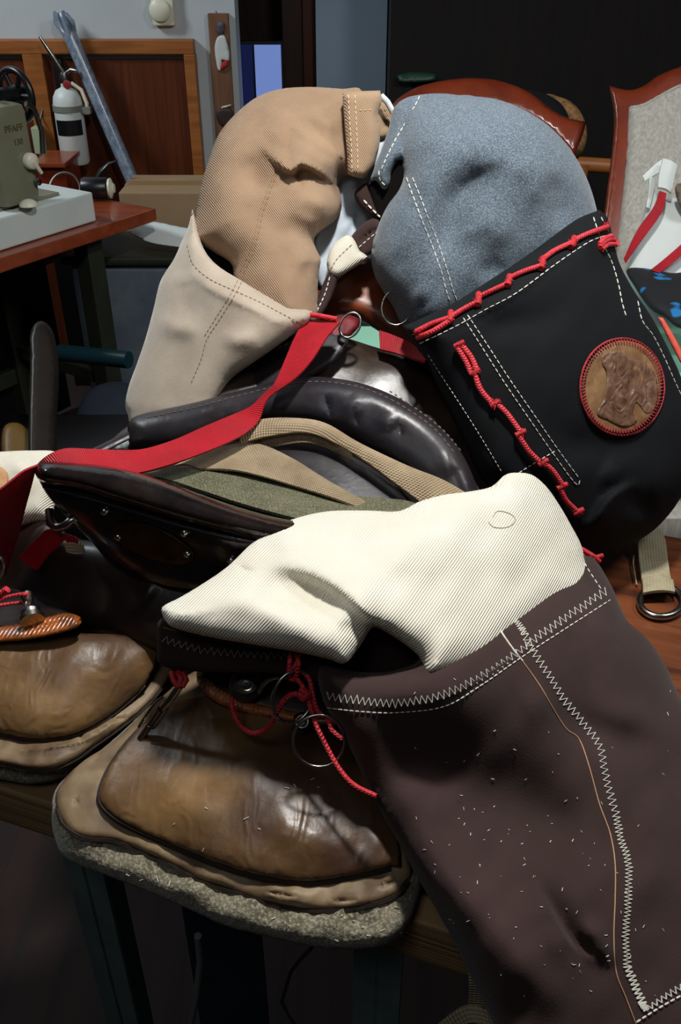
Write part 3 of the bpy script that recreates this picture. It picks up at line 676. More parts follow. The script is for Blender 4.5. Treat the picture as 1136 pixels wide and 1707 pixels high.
s = Surf([(1046, 175, 1), (1072, 170), (1105, 152), (1140, 136), (1200, 124), (1290, 130), (1312, 160), (1300, 300), (1315, 500, 1), (1018, 500, 1), (1028, 400), (1036, 330), (1044, 240)], [(a, b, c-.006) for a, b, c in dq], T=.028, R=26, Tb=.005, step=10); s.build('upholstered_back', M['uphol'], t)
line(s, [(1050, 180), (1075, 175), (1105, 158), (1140, 141)], .0016, .0005).build('piping', M['uphol'], t)
sc = P(1165, 520, 1.86)
MB().box((sc.x+.02, sc.y-.26, .50), (.44, .44, .08)).build('seat', M['uphol'], t, bevel=.02)
for sx in (-.18, .2):
    for sy in (-.42, -.04): MB().tube([(sc.x+sx, sc.y+sy, .46), (sc.x+sx, sc.y+sy, 0)], [.022, .015], 8).build('leg', M['mahog'], t)
# white bag hanging on that chair
t = thing('white_harness_bag', 'white bag with crossing red straps propped against the upholstered chair', 'bag', P(1110, 470, 1.66))
ds = [(1050, 300, 1.72), (1136, 300, 1.70), (1040, 460, 1.66), (1200, 470, 1.64)]
sb = Surf([(1085, 318), (1105, 322), (1130, 330), (1200, 330), (1210, 556, 1), (1080, 556, 1), (1045, 470), (1052, 430), (1070, 370)], ds, T=.03, R=22, Tb=.02, step=9, noise=.002); sb.build('bag_body', M['white'], t)
ribbon([(1040, 432, 1.625), (1062, 385, 1.625), (1090, 345, 1.635), (1100, 318, 1.645)], [(1043, 438, 1.62), (1075, 395, 1.62), (1105, 352, 1.63), (1112, 322, 1.64)], th=.002).build('red_strap', M['redweb'], t)
ribbon([(1085, 450, 1.60), (1110, 430, 1.60), (1150, 395, 1.6), (1200, 350, 1.61)], [(1100, 455, 1.595), (1120, 440, 1.595), (1160, 405, 1.595), (1210, 360, 1.6)], th=.002).build('red_strap', M['redweb'], t)
ribbon([(1072, 293, 1.68), (1100, 268, 1.67), (1108, 264, 1.67)], [(1076, 302, 1.68), (1098, 288, 1.67), (1106, 282, 1.67)], th=.004).build('white_strap', M['white'], t)
ribbon([(1106, 264, 1.655), (1100, 290, 1.65), (1098, 312, 1.64)], [(1130, 275, 1.655), (1124, 300, 1.65), (1120, 322, 1.64)], th=.004, bulge=.004).build('white_strap', M['white'], t)
ribbon([(1084, 293, 1.672), (1082, 320, 1.665), (1078, 345, 1.66)], [(1093, 297, 1.672), (1090, 320, 1.665), (1084, 348, 1.66)], th=.003).build('white_strap', M['white'], t)
Surf([(1126, 312), (1136, 305), (1160, 315), (1160, 355), (1140, 350), (1130, 335)], [(1126, 312, 1.63), (1160, 355, 1.63), (1160, 315, 1.63)], T=.01, R=10, Tb=.01, step=6).build('fur_tassel', mat('brown_fur', (80, 68, 56), (120, 104, 88), .9, nscale=100, bump=1, bscale=200), t)
# table beyond with mint top
def mkd(x, y, z): return (x, y, z)
t = thing('side_table', 'low table with a mint-green top seen through the saddle arch', 'table', (.5, 1.62, 0))
MB().box((.46, 1.495, .728), (1.12, .38, .03)).build('tabletop', M['mint'], t, smooth=False, bevel=.004)
for sx in (-.06, .98):
    for sy in (1.34, 1.65): MB().box((sx, sy, .357), (.04, .04, .714)).build('leg', M['greenmetal'], t, smooth=False)
t = thing('folded_black_cloth', 'black cloth with bright blue print lying below the white bag', 'cloth', PZ(1100, 530, .745))
sc_ = Surf([(1045, 450), (1075, 447), (1120, 455), (1180, 460), (1200, 560), (1136, 548), (1110, 530), (1085, 515), (1060, 480)], [(1060, 455, 1.62), (1180, 460, 1.6), (1100, 530, 1.52), (1180, 550, 1.5)], T=.03, R=25, Tb=.02, step=8, noise=.003, nscale=25); sc_.build('cloth', M['patterned'], t)
# dim shelf in the cabinet
o = Surf([(662, 126), (690, 120), (730, 124), (728, 134), (690, 138), (665, 136)], [(662, 126, 2.75), (730, 124, 2.75), (690, 138, 2.75)], T=.01, R=5, Tb=.01, step=6).build('green_book', mat('dark_green_cover', (26, 58, 44), None, .5)); setp(o, 'dark green book in the shadow above the arched chair', 'book')

# ------------------------------------------------------------------ workbench
eA = PZ(0, 1312, .75); eB = PZ(700, 1537, .75); du = (eB-eA); du.z = 0; du.normalize(); dw = Vector((-du.y, du.x, 0))
Rb = Matrix((du, dw, Vector((0, 0, 1)))).transposed()
t = thing('workbench', 'wooden workbench with a laminated edge and grey-green metal legs under the saddle', 'workbench', (eA.x, eA.y, 0)+Vector((0, 0, 0)) if False else (eA.x, eA.y, 0))
def bp(u, w_, z): return Vector((eA.x, eA.y, 0))+du*u+dw*w_+Vector((0, 0, z))
U0, U1, W1 = -.06, 1.45, .62
MB().box(bp((U0+U1)/2, W1/2+.012, .738), (U1-U0, W1-.024, .024), Rb).build('bench_top', M['bench'], t, smooth=False, bevel=.002)
MB().box(bp((U0+U1)/2, .012, .7245), (U1-U0, .026, .051), Rb).build('laminated_edge', M['ply'], t, smooth=False, bevel=.003)
def bleg(px, py, wd=.05, u=None, w_=.06):
    # find where the pixel column meets the leg plane at offset w_ behind the edge
    best = None
    for k in range(400):
        uu = -.1+k*.004; q = bp(uu, w_, .55); d_ = q.y*CT-(q.z-CZ)*ST; x = 568+F*q.x/d_
        if best is None or abs(x-px) < best[0]: best = (abs(x-px), uu)
    return best[1]
u1 = bleg(645, 1650); u2 = bleg(185, 1560)
for uu in (u2, u1):
    for ww in (.05, W1-.06):
        MB().box(bp(uu, ww, .362), (.004, .05, .724), Rb).box(bp(uu+.0, ww-.023, .362), (.045, .004, .724), Rb).build('leg', M['greenmetal'], t, smooth=False)
    MB().box(bp(uu, W1/2, .60), (.004, W1-.1, .05), Rb).build('rail', M['navy'], t, smooth=False)
sl = MB()
for k in range(8): sl.box(bp(u1-.003, .055, .68-k*.07), (.004, .010, .028), Rb)
sl.build('slot', M['blackp'], t, smooth=False)
MB().box(bp(u2+.09, .12, .36), (.10, .004, .70), Rb).build('side_panel', M['navy'], t, smooth=False)
q0 = bp(u1+.02, .03, .26); q1 = bp(u1+.16, .04, .70)
MB().tube([q0, q1], .022, 4, flat=.2).build('brace', M['greenmetal'], t)
def cable(pts, r, m, label):
    qq = [tuple(P(*p)) for p in pts]; o = MB().tube([Vector(tuple(x)) for x in cr(qq, .01)], r, 8).build('hanging_cable', m); setp(o, label, 'cable'); return o
cable([(330, 1560, .80), (334, 1600, .83), (328, 1660, .86), (318, 1707, .9), (300, 1800, .95)], .0035, mat('pale_cable', (110, 116, 112), None, .5), 'pale cable hanging below the felt edge of the near skirt')
cable([(520, 1580, .9), (485, 1620, .95), (470, 1670, 1.0), (500, 1720, 1.0)], .002, M['steel_dark'], 'thin dark cable looping below the workbench')

# ------------------------------------------------------------------ saddle
S = thing('saddle', 'old dark leather riding saddle standing on the workbench', 'saddle', (-.05, .85, .75))
def zpl(pts):
    tp = TPS(pts)
    return lambda X: tp(X)
# near skirt: felt, pale leather, brown leather
zf = zpl([(90, 1350, .765), (250, 1490, .757), (600, 1570, .757), (700, 1475, .765), (450, 1300, .785), (300, 1150, .80), (600, 1200, .80)])
felt = Surf([(86, 1350), (92, 1318), (120, 1285), (180, 1240), (260, 1170), (350, 1120), (520, 1110), (660, 1250), (705, 1440), (700, 1490), (685, 1535), (655, 1572), (600, 1583), (520, 1578), (450, 1562), (380, 1545), (320, 1518), (255, 1490), (180, 1460), (112, 1432), (90, 1392)], None, T=.028, R=34, Tb=.010, step=9, zplane=zf, zmin=.7515, noise=.0025, nscale=22)
felt.build('felt_pad', M['felt'], S)
z2 = zpl([(100, 1350, .792), (250, 1430, .787), (600, 1510, .787), (690, 1460, .792), (450, 1300, .812), (300, 1150, .83), (600, 1200, .83)])
sk2 = Surf([(92, 1335), (104, 1303), (140, 1268), (190, 1235), (260, 1170), (350, 1110), (520, 1110), (640, 1250), (684, 1430), (680, 1470), (655, 1495), (600, 1512), (530, 1518), (470, 1510), (420, 1497), (380, 1482), (330, 1466), (280, 1440), (235, 1420), (190, 1402), (140, 1398), (108, 1378)], None, T=.010, R=16, Tb=.006, step=9, zplane=z2, noise=.0014, nscale=30,
    folds=[('c', [(270, 1442), (300, 1452), (330, 1462)], -.004, 3), ('c', [(330, 1478), (370, 1488)], -.003, 3), ('c', [(440, 1486), (500, 1496)], -.004, 3), ('c', [(550, 1502), (600, 1500)], -.004, 3), ('c', [(630, 1480), (665, 1465)], -.004, 3), ('c', [(124, 1330), (130, 1345)], -.004, 3), ('r', [(400, 1470), (480, 1490), (540, 1490)], .004, 10)])
sk2.build('under_skirt', M['skirt2'], S)
line(sk2, [(97, 1350), (108, 1376), (140, 1396), (190, 1401), (235, 1419), (280, 1439), (330, 1465), (380, 1481), (420, 1496), (470, 1509), (530, 1517), (600, 1511), (655, 1494), (679, 1468)], .0026, .0).build('skirt_edge', M['edge'], S)
z1 = zpl([(180, 1330, .812), (280, 1400, .806), (500, 1462, .805), (660, 1435, .81), (420, 1300, .838), (300, 1180, .832), (560, 1200, .835), (450, 1080, .825)])
sk1 = Surf([(166, 1330), (176, 1292), (205, 1245), (260, 1185), (330, 1130), (420, 1070), (540, 1070), (620, 1230), (668, 1425), (650, 1443), (600, 1456), (560, 1464), (510, 1469), (460, 1464), (420, 1456), (370, 1441), (320, 1421), (270, 1400), (225, 1380), (188, 1358)], None, T=.007, R=44, Tb=.006, step=8, zplane=z1, noise=.0006, nscale=45,
    folds=[('r', [(430, 1360), (520, 1400), (600, 1425)], .006, 26), ('r', [(600, 1370), (650, 1420)], .002, 12), ('r', [(250, 1260), (300, 1330), (400, 1390)], .004, 26)])
sk1.build('near_skirt', M['skirt'], S)
line(sk1, [(240, 1208), (205, 1248), (178, 1290), (167, 1332), (188, 1360), (225, 1382), (270, 1402), (320, 1423), (370, 1443), (420, 1458), (460, 1466), (510, 1471), (560, 1466), (600, 1458), (650, 1445)], .0028, -.003).build('skirt_edge', M['edge'], S)
# far (left) skirt
zf3 = zpl([(0, 1300, .76), (110, 1290, .76), (230, 1215, .765), (300, 1120, .77), (0, 1100, .79), (150, 1060, .79)])
f3 = Surf([(-120, 1285), (-60, 1292), (0, 1300), (55, 1307), (110, 1296), (160, 1270), (210, 1232), (250, 1198), (285, 1160), (310, 1110), (300, 1040), (150, 1000), (-120, 1020)], None, T=.018, R=26, Tb=.008, step=9, zplane=zf3, zmin=.7515, noise=.002, nscale=22)
f3.build('felt_pad', M['felt'], S)
z4 = zpl([(0, 1265, .79), (110, 1260, .79), (210, 1200, .795), (280, 1120, .80), (0, 1100, .81), (150, 1060, .81)])
s4 = Surf([(-120, 1255), (-60, 1262), (0, 1272), (50, 1282), (90, 1280), (130, 1262), (160, 1240), (200, 1212), (240, 1180), (275, 1140), (295, 1095), (280, 1040), (150, 1000), (-120, 1020)], None, T=.009, R=14, Tb=.005, step=9, zplane=z4, noise=.0014, nscale=30,
    folds=[('s', [(5, 1245), (50, 1250), (120, 1240), (160, 1225), (215, 1185)], .003, 3, 10), ('c', [(130, 1238), (140, 1218)], -.004, 3), ('c', [(185, 1200), (215, 1195)], -.004, 3)])
s4.build('under_skirt', M['skirt2'], S)
line(s4, [(-60, 1263), (0, 1273), (50, 1283), (90, 1281), (130, 1263), (160, 1241), (200, 1213), (240, 1181), (270, 1146)], .0024, .0).build('skirt_edge', M['edge'], S)
z5 = zpl([(0, 1220, .806), (110, 1225, .806), (210, 1160, .812), (0, 1120, .840), (150, 1080, .850), (100, 1000, .86)])
s5 = Surf([(-120, 1205), (-60, 1212), (0, 1222), (50, 1231), (100, 1228), (140, 1216), (180, 1194), (215, 1166), (245, 1135), (268, 1080), (262, 1064), (150, 1056), (-120, 1056)], None, T=.009, R=60, Tb=.005, step=9, zplane=z5, noise=.0012, nscale=45)
s5.build('far_skirt', M['skirt'], S)
line(s5, [(-60, 1214), (0, 1224), (50, 1233), (100, 1230), (140, 1218), (180, 1196), (215, 1168), (240, 1142)], .0026, -.003).build('skirt_edge', M['edge'], S)
# dark side body
body = Surf([(80, 870), (140, 900), (300, 900), (520, 900), (640, 960), (690, 1100), (660, 1240), (600, 1220), (520, 1170), (420, 1130), (330, 1120), (270, 1090), (200, 1068), (130, 1055), (60, 1060), (0, 1050), (-80, 1040), (-80, 900), (0, 880)],
    [(100, 870, .90), (500, 880, .86), (650, 1100, .83), (330, 1120, .83), (60, 1060, .90), (-80, 1040, .95), (-80, 900, 1.0), (300, 1000, .845)], T=.02, R=40, Tb=.10, step=12, noise=.002, nscale=80,
    folds=[('r', [(215, 1030), (245, 990), (262, 960)], .006, 10)])
body.build('side_body', M['dleather'], S)
# bars under the cantle with orange rawhide tips
bt = Surf([(-60, 985), (0, 975), (40, 985), (80, 1005), (118, 1022), (136, 1030), (132, 1044), (100, 1056), (50, 1064), (0, 1068), (-60, 1068)], [(-60, 985, .93), (136, 1030, .83), (0, 1068, .82), (100, 1056, .815)], T=.012, R=12, Tb=.02, step=6)
bt.build('bar_tip', M['dleather'], S)
rt = Surf([(-60, 1038), (0, 1043), (40, 1038), (80, 1028), (112, 1022), (133, 1028), (136, 1038), (118, 1050), (70, 1062), (20, 1069), (-60, 1070)], [(-60, 1050, .818), (0, 1050, .815), (136, 1034, .813), (70, 1062, .805)], T=.005, R=8, Tb=.008, step=5, folds=[('c', [(0, 1052), (60, 1045), (120, 1034)], -.002, 3)])
rt.build('rawhide_edge', M['rawhide'], S)
b2 = Surf([(328, 1125), (350, 1100), (450, 1100), (560, 1130), (620, 1180), (625, 1212), (600, 1220), (540, 1212), (470, 1200), (400, 1182), (350, 1158)], [(330, 1130, .80), (620, 1200, .76), (450, 1110, .80), (420, 1180, .78)], T=.014, R=18, Tb=.02, step=7)
b2.build('bar_tip', M['dleather'], S)
Surf([(328, 1128), (345, 1130), (372, 1150), (410, 1168), (460, 1180), (520, 1190), (565, 1196), (560, 1210), (500, 1206), (440, 1196), (380, 1180), (345, 1160)], [(328, 1128, .782), (565, 1200, .750), (410, 1175, .766)], T=.004, R=7, Tb=.006, step=5).build('rawhide_edge', M['rawhide'], S)
# studs
def stud(p, axis, L, par, r=.008):
    MB().lathe(p, axis, [(r*1.7, -.002), (r*1.8, .003), (r*1.3, .006), (r*1.5, .009), (r*1.1, .013), (r*.75, L*.6), (r*.9, L*.8), (r*1.0, L*.93), (r*.6, L)], 20).build('metal_stud', M['steel'], par)
stud(P(54, 1034, .808), (P(44, 992, .83)-P(54, 1034, .808)), .035, S, .0062)
qq = P(410, 1143, .765); MB().lathe(qq, (0, -.7, .7), [(.013, -.006), (.014, .002), (.010, .006), (0, .006)], 20).build('metal_stud', M['steel_dark'], S)
m_ = MB(); pts = []
for k in range(40):
    a = k*.4; r_ = 17-k*.33; pts.append(P(410+r_*math.cos(a), 1143+r_*.75*math.sin(a), .752-.0001*k))
m_.tube(pts, .0011, 6); m_.build('coiled_wire', M['steel'], S)
MB().tube([Vector(tuple(x)) for x in cr([tuple(P(432, 1155, .756)), tuple(P(440, 1140, .752)), tuple(P(455, 1130, .748)), tuple(P(480, 1129, .744)), tuple(P(496, 1136, .742))], .002)], [.0016]*1+[.0016]*0 or .0018, 8) if False else None
MB().tube([Vector(tuple(x)) for x in cr([tuple(P(432, 1155, .756)), tuple(P(440, 1140, .752)), tuple(P(455, 1130, .748)), tuple(P(480, 1129, .744)), tuple(P(496, 1136, .742))], .002)], .0022, 8).build('wire_hook', M['steel'], S)
stud(P(505, 1206, .745), (0, -.6, .8), .012, S, .005)
# cantle
cb = Surf([(64, 790), (90, 800), (200, 830), (300, 860), (420, 890), (560, 915), (620, 950), (600, 1010), (420, 1000), (320, 992), (240, 975), (185, 940), (150, 900), (110, 860), (75, 820)], [(64, 790, .822), (300, 870, .80), (560, 915, .77), (500, 1000, .80), (185, 940, .845), (300, 985, .83)], T=.010, R=24, Tb=.03, step=9, folds=[('r', [(160, 830), (300, 880), (480, 930)], .006, 22)])
cb.build('cantle_back', M['gloss'], S)
ce = Surf([(58, 788), (66, 772), (86, 766), (120, 770), (200, 781), (270, 800), (330, 822), (400, 846), (480, 866), (600, 880), (640, 900), (600, 935), (500, 915), (400, 894), (300, 868), (200, 838), (130, 816), (75, 806)], [(60, 788, .82), (200, 808, .812), (340, 850, .795), (480, 890, .775), (640, 905, .76)], T=.030, R=22, Tb=.02, step=6)
ce.build('cantle_roll', M['gloss'], S)
line(cb, [(72, 812), (130, 826), (200, 846), (300, 876), (400, 901), (480, 918)], .0010, .001).build('cantle_welt', M['bleather'], S)
# plate
pl_o = [(185+0, 880), (200, 870), (240, 873), (280, 888), (310, 908), (324, 925), (318, 938), (295, 942), (255, 934), (215, 918), (190, 900)]
pd = [(p[0], p[1], float(cb.front([[p[0], p[1]]])[0])-.002) for p in pl_o]
Surf(pl_o, pd, T=.0012, R=5, Tb=.001, step=7).build('name_plate', M['brass'], S)
for x, y in ((197, 895), (313, 923), (174, 852), (308, 888), (386, 934), (415, 940)):
    p = cb.pt(x, y, .002); MB().lathe(p, (0, -.8, .45), [(.0042, 0), (.0040, .001), (.0018, .0026), (0, .0028)], 14).build('rivet', M['steel'], S)
# seat parts
seat = Surf([(180, 760), (200, 720), (300, 660), (400, 600), (470, 560), (560, 560), (640, 582), (700, 585), (760, 640), (820, 720), (850, 830), (760, 900), (600, 900), (450, 880), (330, 850), (240, 800)], [(200, 740, 1.02), (400, 620, 1.03), (560, 562, 1.08), (700, 590, 1.06), (820, 740, 1.02), (600, 900, .96), (600, 760, 1.0), (300, 830, .97), (600, 640, 1.045), (600, 600, 1.07)], T=.02, R=40, Tb=.10, step=10, noise=.0004, nscale=70, folds=[('r', [(480, 600), (600, 600), (700, 650)], .012, 34)])
seat.build('seat', M['seat'], S)
inner = Surf([(120, 775), (200, 770), (300, 785), (420, 820), (560, 850), (700, 870), (700, 930), (500, 900), (350, 860), (200, 810)], [(150, 778, .92), (300, 800, .93), (560, 850, .91), (700, 900, .90), (350, 855, .90)], T=.006, R=15, Tb=.02, step=9)
inner.build('cantle_facing', M['dleather'], S)
roll = Surf([(213, 722), (218, 700), (245, 688), (320, 672), (400, 651), (470, 634), (530, 628), (590, 636), (640, 652), (690, 678), (735, 712), (770, 755), (795, 810), (800, 850), (740, 850), (690, 800), (640, 765), (590, 735), (540, 715), (480, 706), (420, 712), (350, 735), (290, 750), (225, 748)],
    [(213, 722, 1.0), (400, 680, .975), (530, 660, .955), (690, 730, .925), (800, 850, .90), (300, 700, .985)], T=.026, R=34, Tb=.02, step=7,
    folds=[('r', [(578, 660), (588, 680), (600, 700)], .005, 14), ('c', [(540, 655), (548, 680), (552, 700)], -.003, 4), ('c', [(598, 668), (590, 690), (600, 712)], -.003, 4), ('r', [(640, 690), (650, 720)], .004, 12), ('c', [(662, 700), (672, 730)], -.002, 4), ('r', [(730, 760), (760, 790)], .003, 14), ('r', [(330, 690), (420, 668)], .002, 10)])
roll.build('seat_roll', M['bleather'], S)
dashes(roll, [(245, 696), (320, 680), (400, 659), (470, 642), (530, 636), (590, 643), (638, 659), (686, 686), (728, 718), (762, 760)], 7, 4, .0008, .0005).build('roll_stitching', mat('brown_thread', (108, 92, 82), None, .7), S)
dashes(roll, [(650, 652), (695, 682), (738, 716), (772, 756)], 5, 5, .0010, .0).build('roll_edge_lacing', mat('pale_brown_lace', (120, 100, 88), None, .7), S)
bol = Surf([(400, 765), (440, 742), (500, 736), (560, 748), (610, 772), (650, 802), (700, 845), (690, 870), (600, 860), (520, 840), (450, 800)], [(400, 760, .94), (520, 740, .93), (690, 850, .88), (520, 830, .885)], T=.014, R=26, Tb=.02, step=7)
bol.build('inner_roll', M['bleather'], S)
line(bol, [(560, 748), (612, 774), (655, 806), (690, 842)], .0016, .0).build('piping', M['dleather'], S)
wing = Surf([(330, 720), (360, 660), (400, 605), (450, 570), (520, 545), (580, 560), (560, 600), (500, 640), (420, 690)], [(340, 700, 1.02), (400, 605, 1.03), (560, 560, 1.03), (500, 640, 1.0)], T=.008, R=14, Tb=.01, step=8)
wing.build('pommel_flap', M['bleather'], S)
dashes(wing, [(385, 655), (410, 622), (450, 588), (490, 568)], 8, 3, .0006, .0005).build('flap_stitching', M['othread'], S)
Surf([(180, 755), (210, 735), (250, 738), (330, 745), (330, 775), (250, 770), (200, 768)], [(180, 755, .96), (330, 760, .93)], T=.006, R=8, Tb=.02, step=8).build('side_strap', M['bleather'], S) if False else None
sr = [(150, 752, .985), (215, 722, .99), (300, 700, 1.0)]
MB().tube([P(*p) for p in [(120, 770, .97), (170, 748, .985), (230, 718, 1.0), (260, 700, 1.01)]], .007, 8, flat=.5).build('billet_strap', M['bleather'], S)
pom = Surf([(505, 500), (530, 455), (560, 436), (610, 430), (650, 440), (680, 480), (705, 530), (720, 600), (690, 612), (660, 590), (640, 560), (620, 545), (592, 530), (560, 528), (545, 560), (520, 600), (500, 590)], [(505, 500, 1.12), (600, 440, 1.14), (710, 560, 1.10), (520, 590, 1.10)], T=.03, R=34, Tb=.05, step=7, noise=.0015, nscale=40)
pom.build('pommel', M['pommel'], S)
# ------------------------------------------------------------------ webbing over the seat
ol = ribbon([(150, 790, .87), (230, 790, .885), (300, 779, .89), (380, 786, .89), (450, 800, .885), (560, 824, .875), (620, 828, .87), (720, 838, .86)], [(180, 800, .855), (260, 795, .862), (330, 815, .855), (400, 838, .845), (480, 860, .835), (560, 876, .825), (640, 880, .82), (720, 885, .82)], th=.003, bulge=.002)
o = ol.build('olive_webbing', M['olive']); setp(o, 'wide olive webbing strip with a frayed edge along the inside of the cantle', 'webbing')
kA = ribbon([(290, 776, .915), (340, 752, .925), (400, 739, .925), (440, 742, .915), (490, 765, .90), (540, 796, .885), (600, 830, .87)], [(330, 780, .885), (390, 783, .88), (440, 794, .875), (500, 812, .868), (540, 824, .86), (580, 838, .853), (620, 855, .85)], th=.002, bulge=.003)
o = kA.build('khaki_webbing', M['khaki']); setp(o, 'lower khaki webbing strap beside the olive strip on the seat', 'webbing', 'khaki webbing across the seat')
kB = ribbon([(360, 742, .93), (430, 730, .925), (520, 720, .91), (580, 738, .90)], [(400, 752, .925), (450, 745, .92), (520, 738, .905), (590, 768, .893)], th=.002)
o = kB.build('khaki_webbing', M['khaki']); setp(o, 'short middle khaki webbing strand tucked under the upper strap', 'webbing', 'khaki webbing across the seat')
kC = ribbon([(400, 712, .925), (440, 698, .925), (500, 697, .915), (545, 706, .905), (600, 738, .888), (680, 776, .872), (740, 800, .865), (800, 835, .855)], [(400, 738, .915), (450, 726, .912), (510, 720, .902), (560, 738, .89), (610, 768, .875), (660, 805, .862), (700, 835, .855), (740, 870, .85)], th=.002, bulge=.003)
o = kC.build('khaki_webbing', M['khaki']); setp(o, 'upper khaki webbing strap curving along the padded seat roll', 'webbing', 'khaki webbing across the seat')
# ------------------------------------------------------------------ red webbing
rw = thing('red_webbing_strap', 'long red ribbed webbing strap running from the pommel over the cantle end', 'strap', P(300, 750, .87))
ribbon([(60, 776, .822), (72, 764, .812), (88, 754, .812), (112, 747, .82), (150, 748, .835), (200, 750, .85), (240, 748, .86), (290, 733, .88), (340, 711, .90), (390, 690, .92), (418, 677, .925), (440, 655, .925), (458, 638, .925), (475, 600, .945), (490, 565, .97), (502, 543, .99), (512, 532, 1.0)],
       [(64, 780, .818), (80, 776, .81), (100, 772, .81), (130, 777, .815), (165, 785, .82), (200, 791, .822), (240, 786, .835), (290, 772, .85), (340, 754, .87), (385, 735, .89), (412, 720, .905), (432, 700, .915), (446, 665, .92), (490, 632, .92), (520, 600, .935), (545, 562, .965), (568, 536, .99)], th=.0018, m=8).build('webbing', M['redweb'], rw)
ribbon([(64, 776, .816), (42, 785, .805), (22, 800, .80), (0, 817, .80), (-50, 850, .80)], [(60, 782, .820), (53, 810, .835), (42, 850, .850), (32, 890, .865), (10, 960, .89)], th=.0018, m=8).build('hanging_end', M['redweb'], rw)
ribbon([(75, 884, .85), (95, 882, .85), (108, 900, .85)], [(30, 930, .87), (60, 950, .87), (75, 935, .868)], th=.002).build('lower_end', M['redweb'], rw)
# buckle
bk = thing('metal_buckle', 'tarnished metal buckle holding the red webbing at the cantle end', 'buckle', P(105, 880, .845))
MB().tube([Vector(tuple(x)) for x in cr([tuple(P(82, 850, .845)), tuple(P(84, 868, .84)), tuple(P(96, 880, .835)), tuple(P(112, 874, .83)), tuple(P(124, 864, .83)), tuple(P(134, 873, .835))], .003)], .0042, 8).build('frame', M['steel'], bk)
MB().tube([P(80, 872, .845), P(94, 884, .838), P(116, 876, .836), P(130, 866, .84)], .0025, 8).build('tongue', M['steel_dark'], bk)
ribbon([(104, 890, .84), (120, 894, .84), (130, 900, .84)], [(106, 900, .845), (118, 906, .845), (128, 908, .845)], th=.002).build('red_keeper', M['redweb'], bk)
ribbon([(106, 904, .845), (122, 905, .843), (138, 908, .845)], [(110, 920, .85), (126, 924, .85), (142, 922, .852)], th=.003).build('khaki_end', M['khaki2'], bk)
# ------------------------------------------------------------------ left cream bag
lb = thing('left_cream_bag', 'cream cloth bag with a rust stain at the left end of the saddle', 'bag', P(20, 820, .93))
Surf([(-140, 770), (-60, 757), (0, 753), (50, 751), (95, 754), (110, 780), (96, 810), (90, 850), (80, 868), (50, 875), (0, 885), (-140, 890)], [(-140, 770, .97), (100, 760, .95), (80, 868, .93), (-140, 890, .95)], T=.03, R=36, Tb=.05, step=8, noise=.002, nscale=35,
     folds=[('r', [(10, 760), (40, 790), (30, 830)], .004, 10)]).build('cloth', M['cream'], lb)
Surf([(-60, 775), (-10, 775), (8, 783), (14, 795), (5, 815), (-60, 830)], [(-60, 780, .905), (10, 790, .912), (0, 815, .903)], T=.002, R=10, Tb=.001, step=8).build('rust_patch', mat('rust_brown_cloth', (176, 132, 88), (200, 160, 120), .85, nscale=40), lb)
zz = P(0, 880, .94)
# ------------------------------------------------------------------ tan and cream bag (left, back)
TB = thing('tan_bag', 'tan twill bag in a cream cloth pouch standing behind the saddle', 'bag', P(380, 500, 1.06))
dt = [(340, 300, 1.10), (450, 150, 1.13), (640, 160, 1.14), (600, 290, 1.12), (320, 420, 1.09), (520, 520, 1.04), (450, 480, 1.05)]
Surf([(545, 250), (620, 230), (650, 200), (652, 240), (640, 290), (632, 330), (620, 380), (600, 430), (560, 470), (535, 480), (520, 420), (530, 330)], [(545, 250, 1.13), (650, 210, 1.14), (560, 470, 1.10), (620, 380, 1.12)], T=.012, R=16, Tb=.02, step=8, noise=.003, nscale=22,
     folds=[('r', [(575, 330), (570, 380), (550, 430)], .006, 10), ('c', [(600, 300), (598, 350), (580, 400)], -.004, 6)]).build('inner_lining', M['white_lining'], TB)
tan = Surf([(322, 400), (328, 350), (338, 300), (350, 262), (366, 222), (395, 188), (430, 161), (470, 148), (520, 145), (570, 148), (604, 152), (606, 220), (602, 280), (590, 292), (572, 296), (566, 310), (570, 335), (568, 352), (556, 370), (536, 384), (524, 398), (527, 414), (535, 432), (532, 452), (530, 480), (526, 540), (470, 560), (420, 520), (392, 470), (386, 440), (356, 420), (335, 408)], dt, T=.062, R=78, Tb=.08, step=7, noise=.0016, nscale=38,
    folds=[('s', [(430, 235), (455, 262), (485, 284), (500, 272), (530, 284), (560, 302), (590, 300)], .020, 6, 34),
           ('r', [(405, 250), (430, 300), (440, 330)], -.012, 22),
           ('r', [(470, 330), (520, 335), (566, 335)], .010, 20),
           ('r', [(400, 320), (470, 390), (520, 400)], -.007, 24),
           ('r', [(370, 260), (360, 330), (380, 390)], .005, 22),
           ('r', [(480, 420), (520, 440)], .006, 18), ('c', [(505, 190), (540, 230), (575, 262)], -.003, 9), ('r', [(470, 200), (530, 240), (572, 268)], .004, 7), ('r', [(490, 235), (530, 262), (568, 284)], .004, 7), ('r', [(500, 180), (545, 205), (570, 225)], .003, 8), ('r', [(480, 350), (520, 370), (545, 372)], .004, 9), ('r', [(470, 390), (500, 420), (528, 430)], .005, 12),
           ('r', [(420, 190), (470, 180), (540, 178)], .006, 28), ('r', [(450, 240), (470, 225), (500, 235)], .004, 16), ('c', [(500, 275), (498, 300), (510, 315)], -.008, 8)])
tan.build('tan_cloth', M['tan'], TB)
Surf([(604, 165), (628, 160), (650, 172), (655, 196), (652, 222), (640, 232), (612, 225)], [(604, 165, 1.12), (655, 200, 1.13), (612, 225, 1.12)], T=.010, R=10, Tb=.02, step=6, folds=[('c', [(634, 178), (645, 195), (640, 220)], -.006, 4)]).build('turned_edge', M['tan2'], TB)
o_ = MB(); o_.tube([P(636, 160, 1.10), P(646, 170, 1.10), P(656, 188, 1.105)], .004, 8); o_.build('white_drawcord', M['white'], TB)
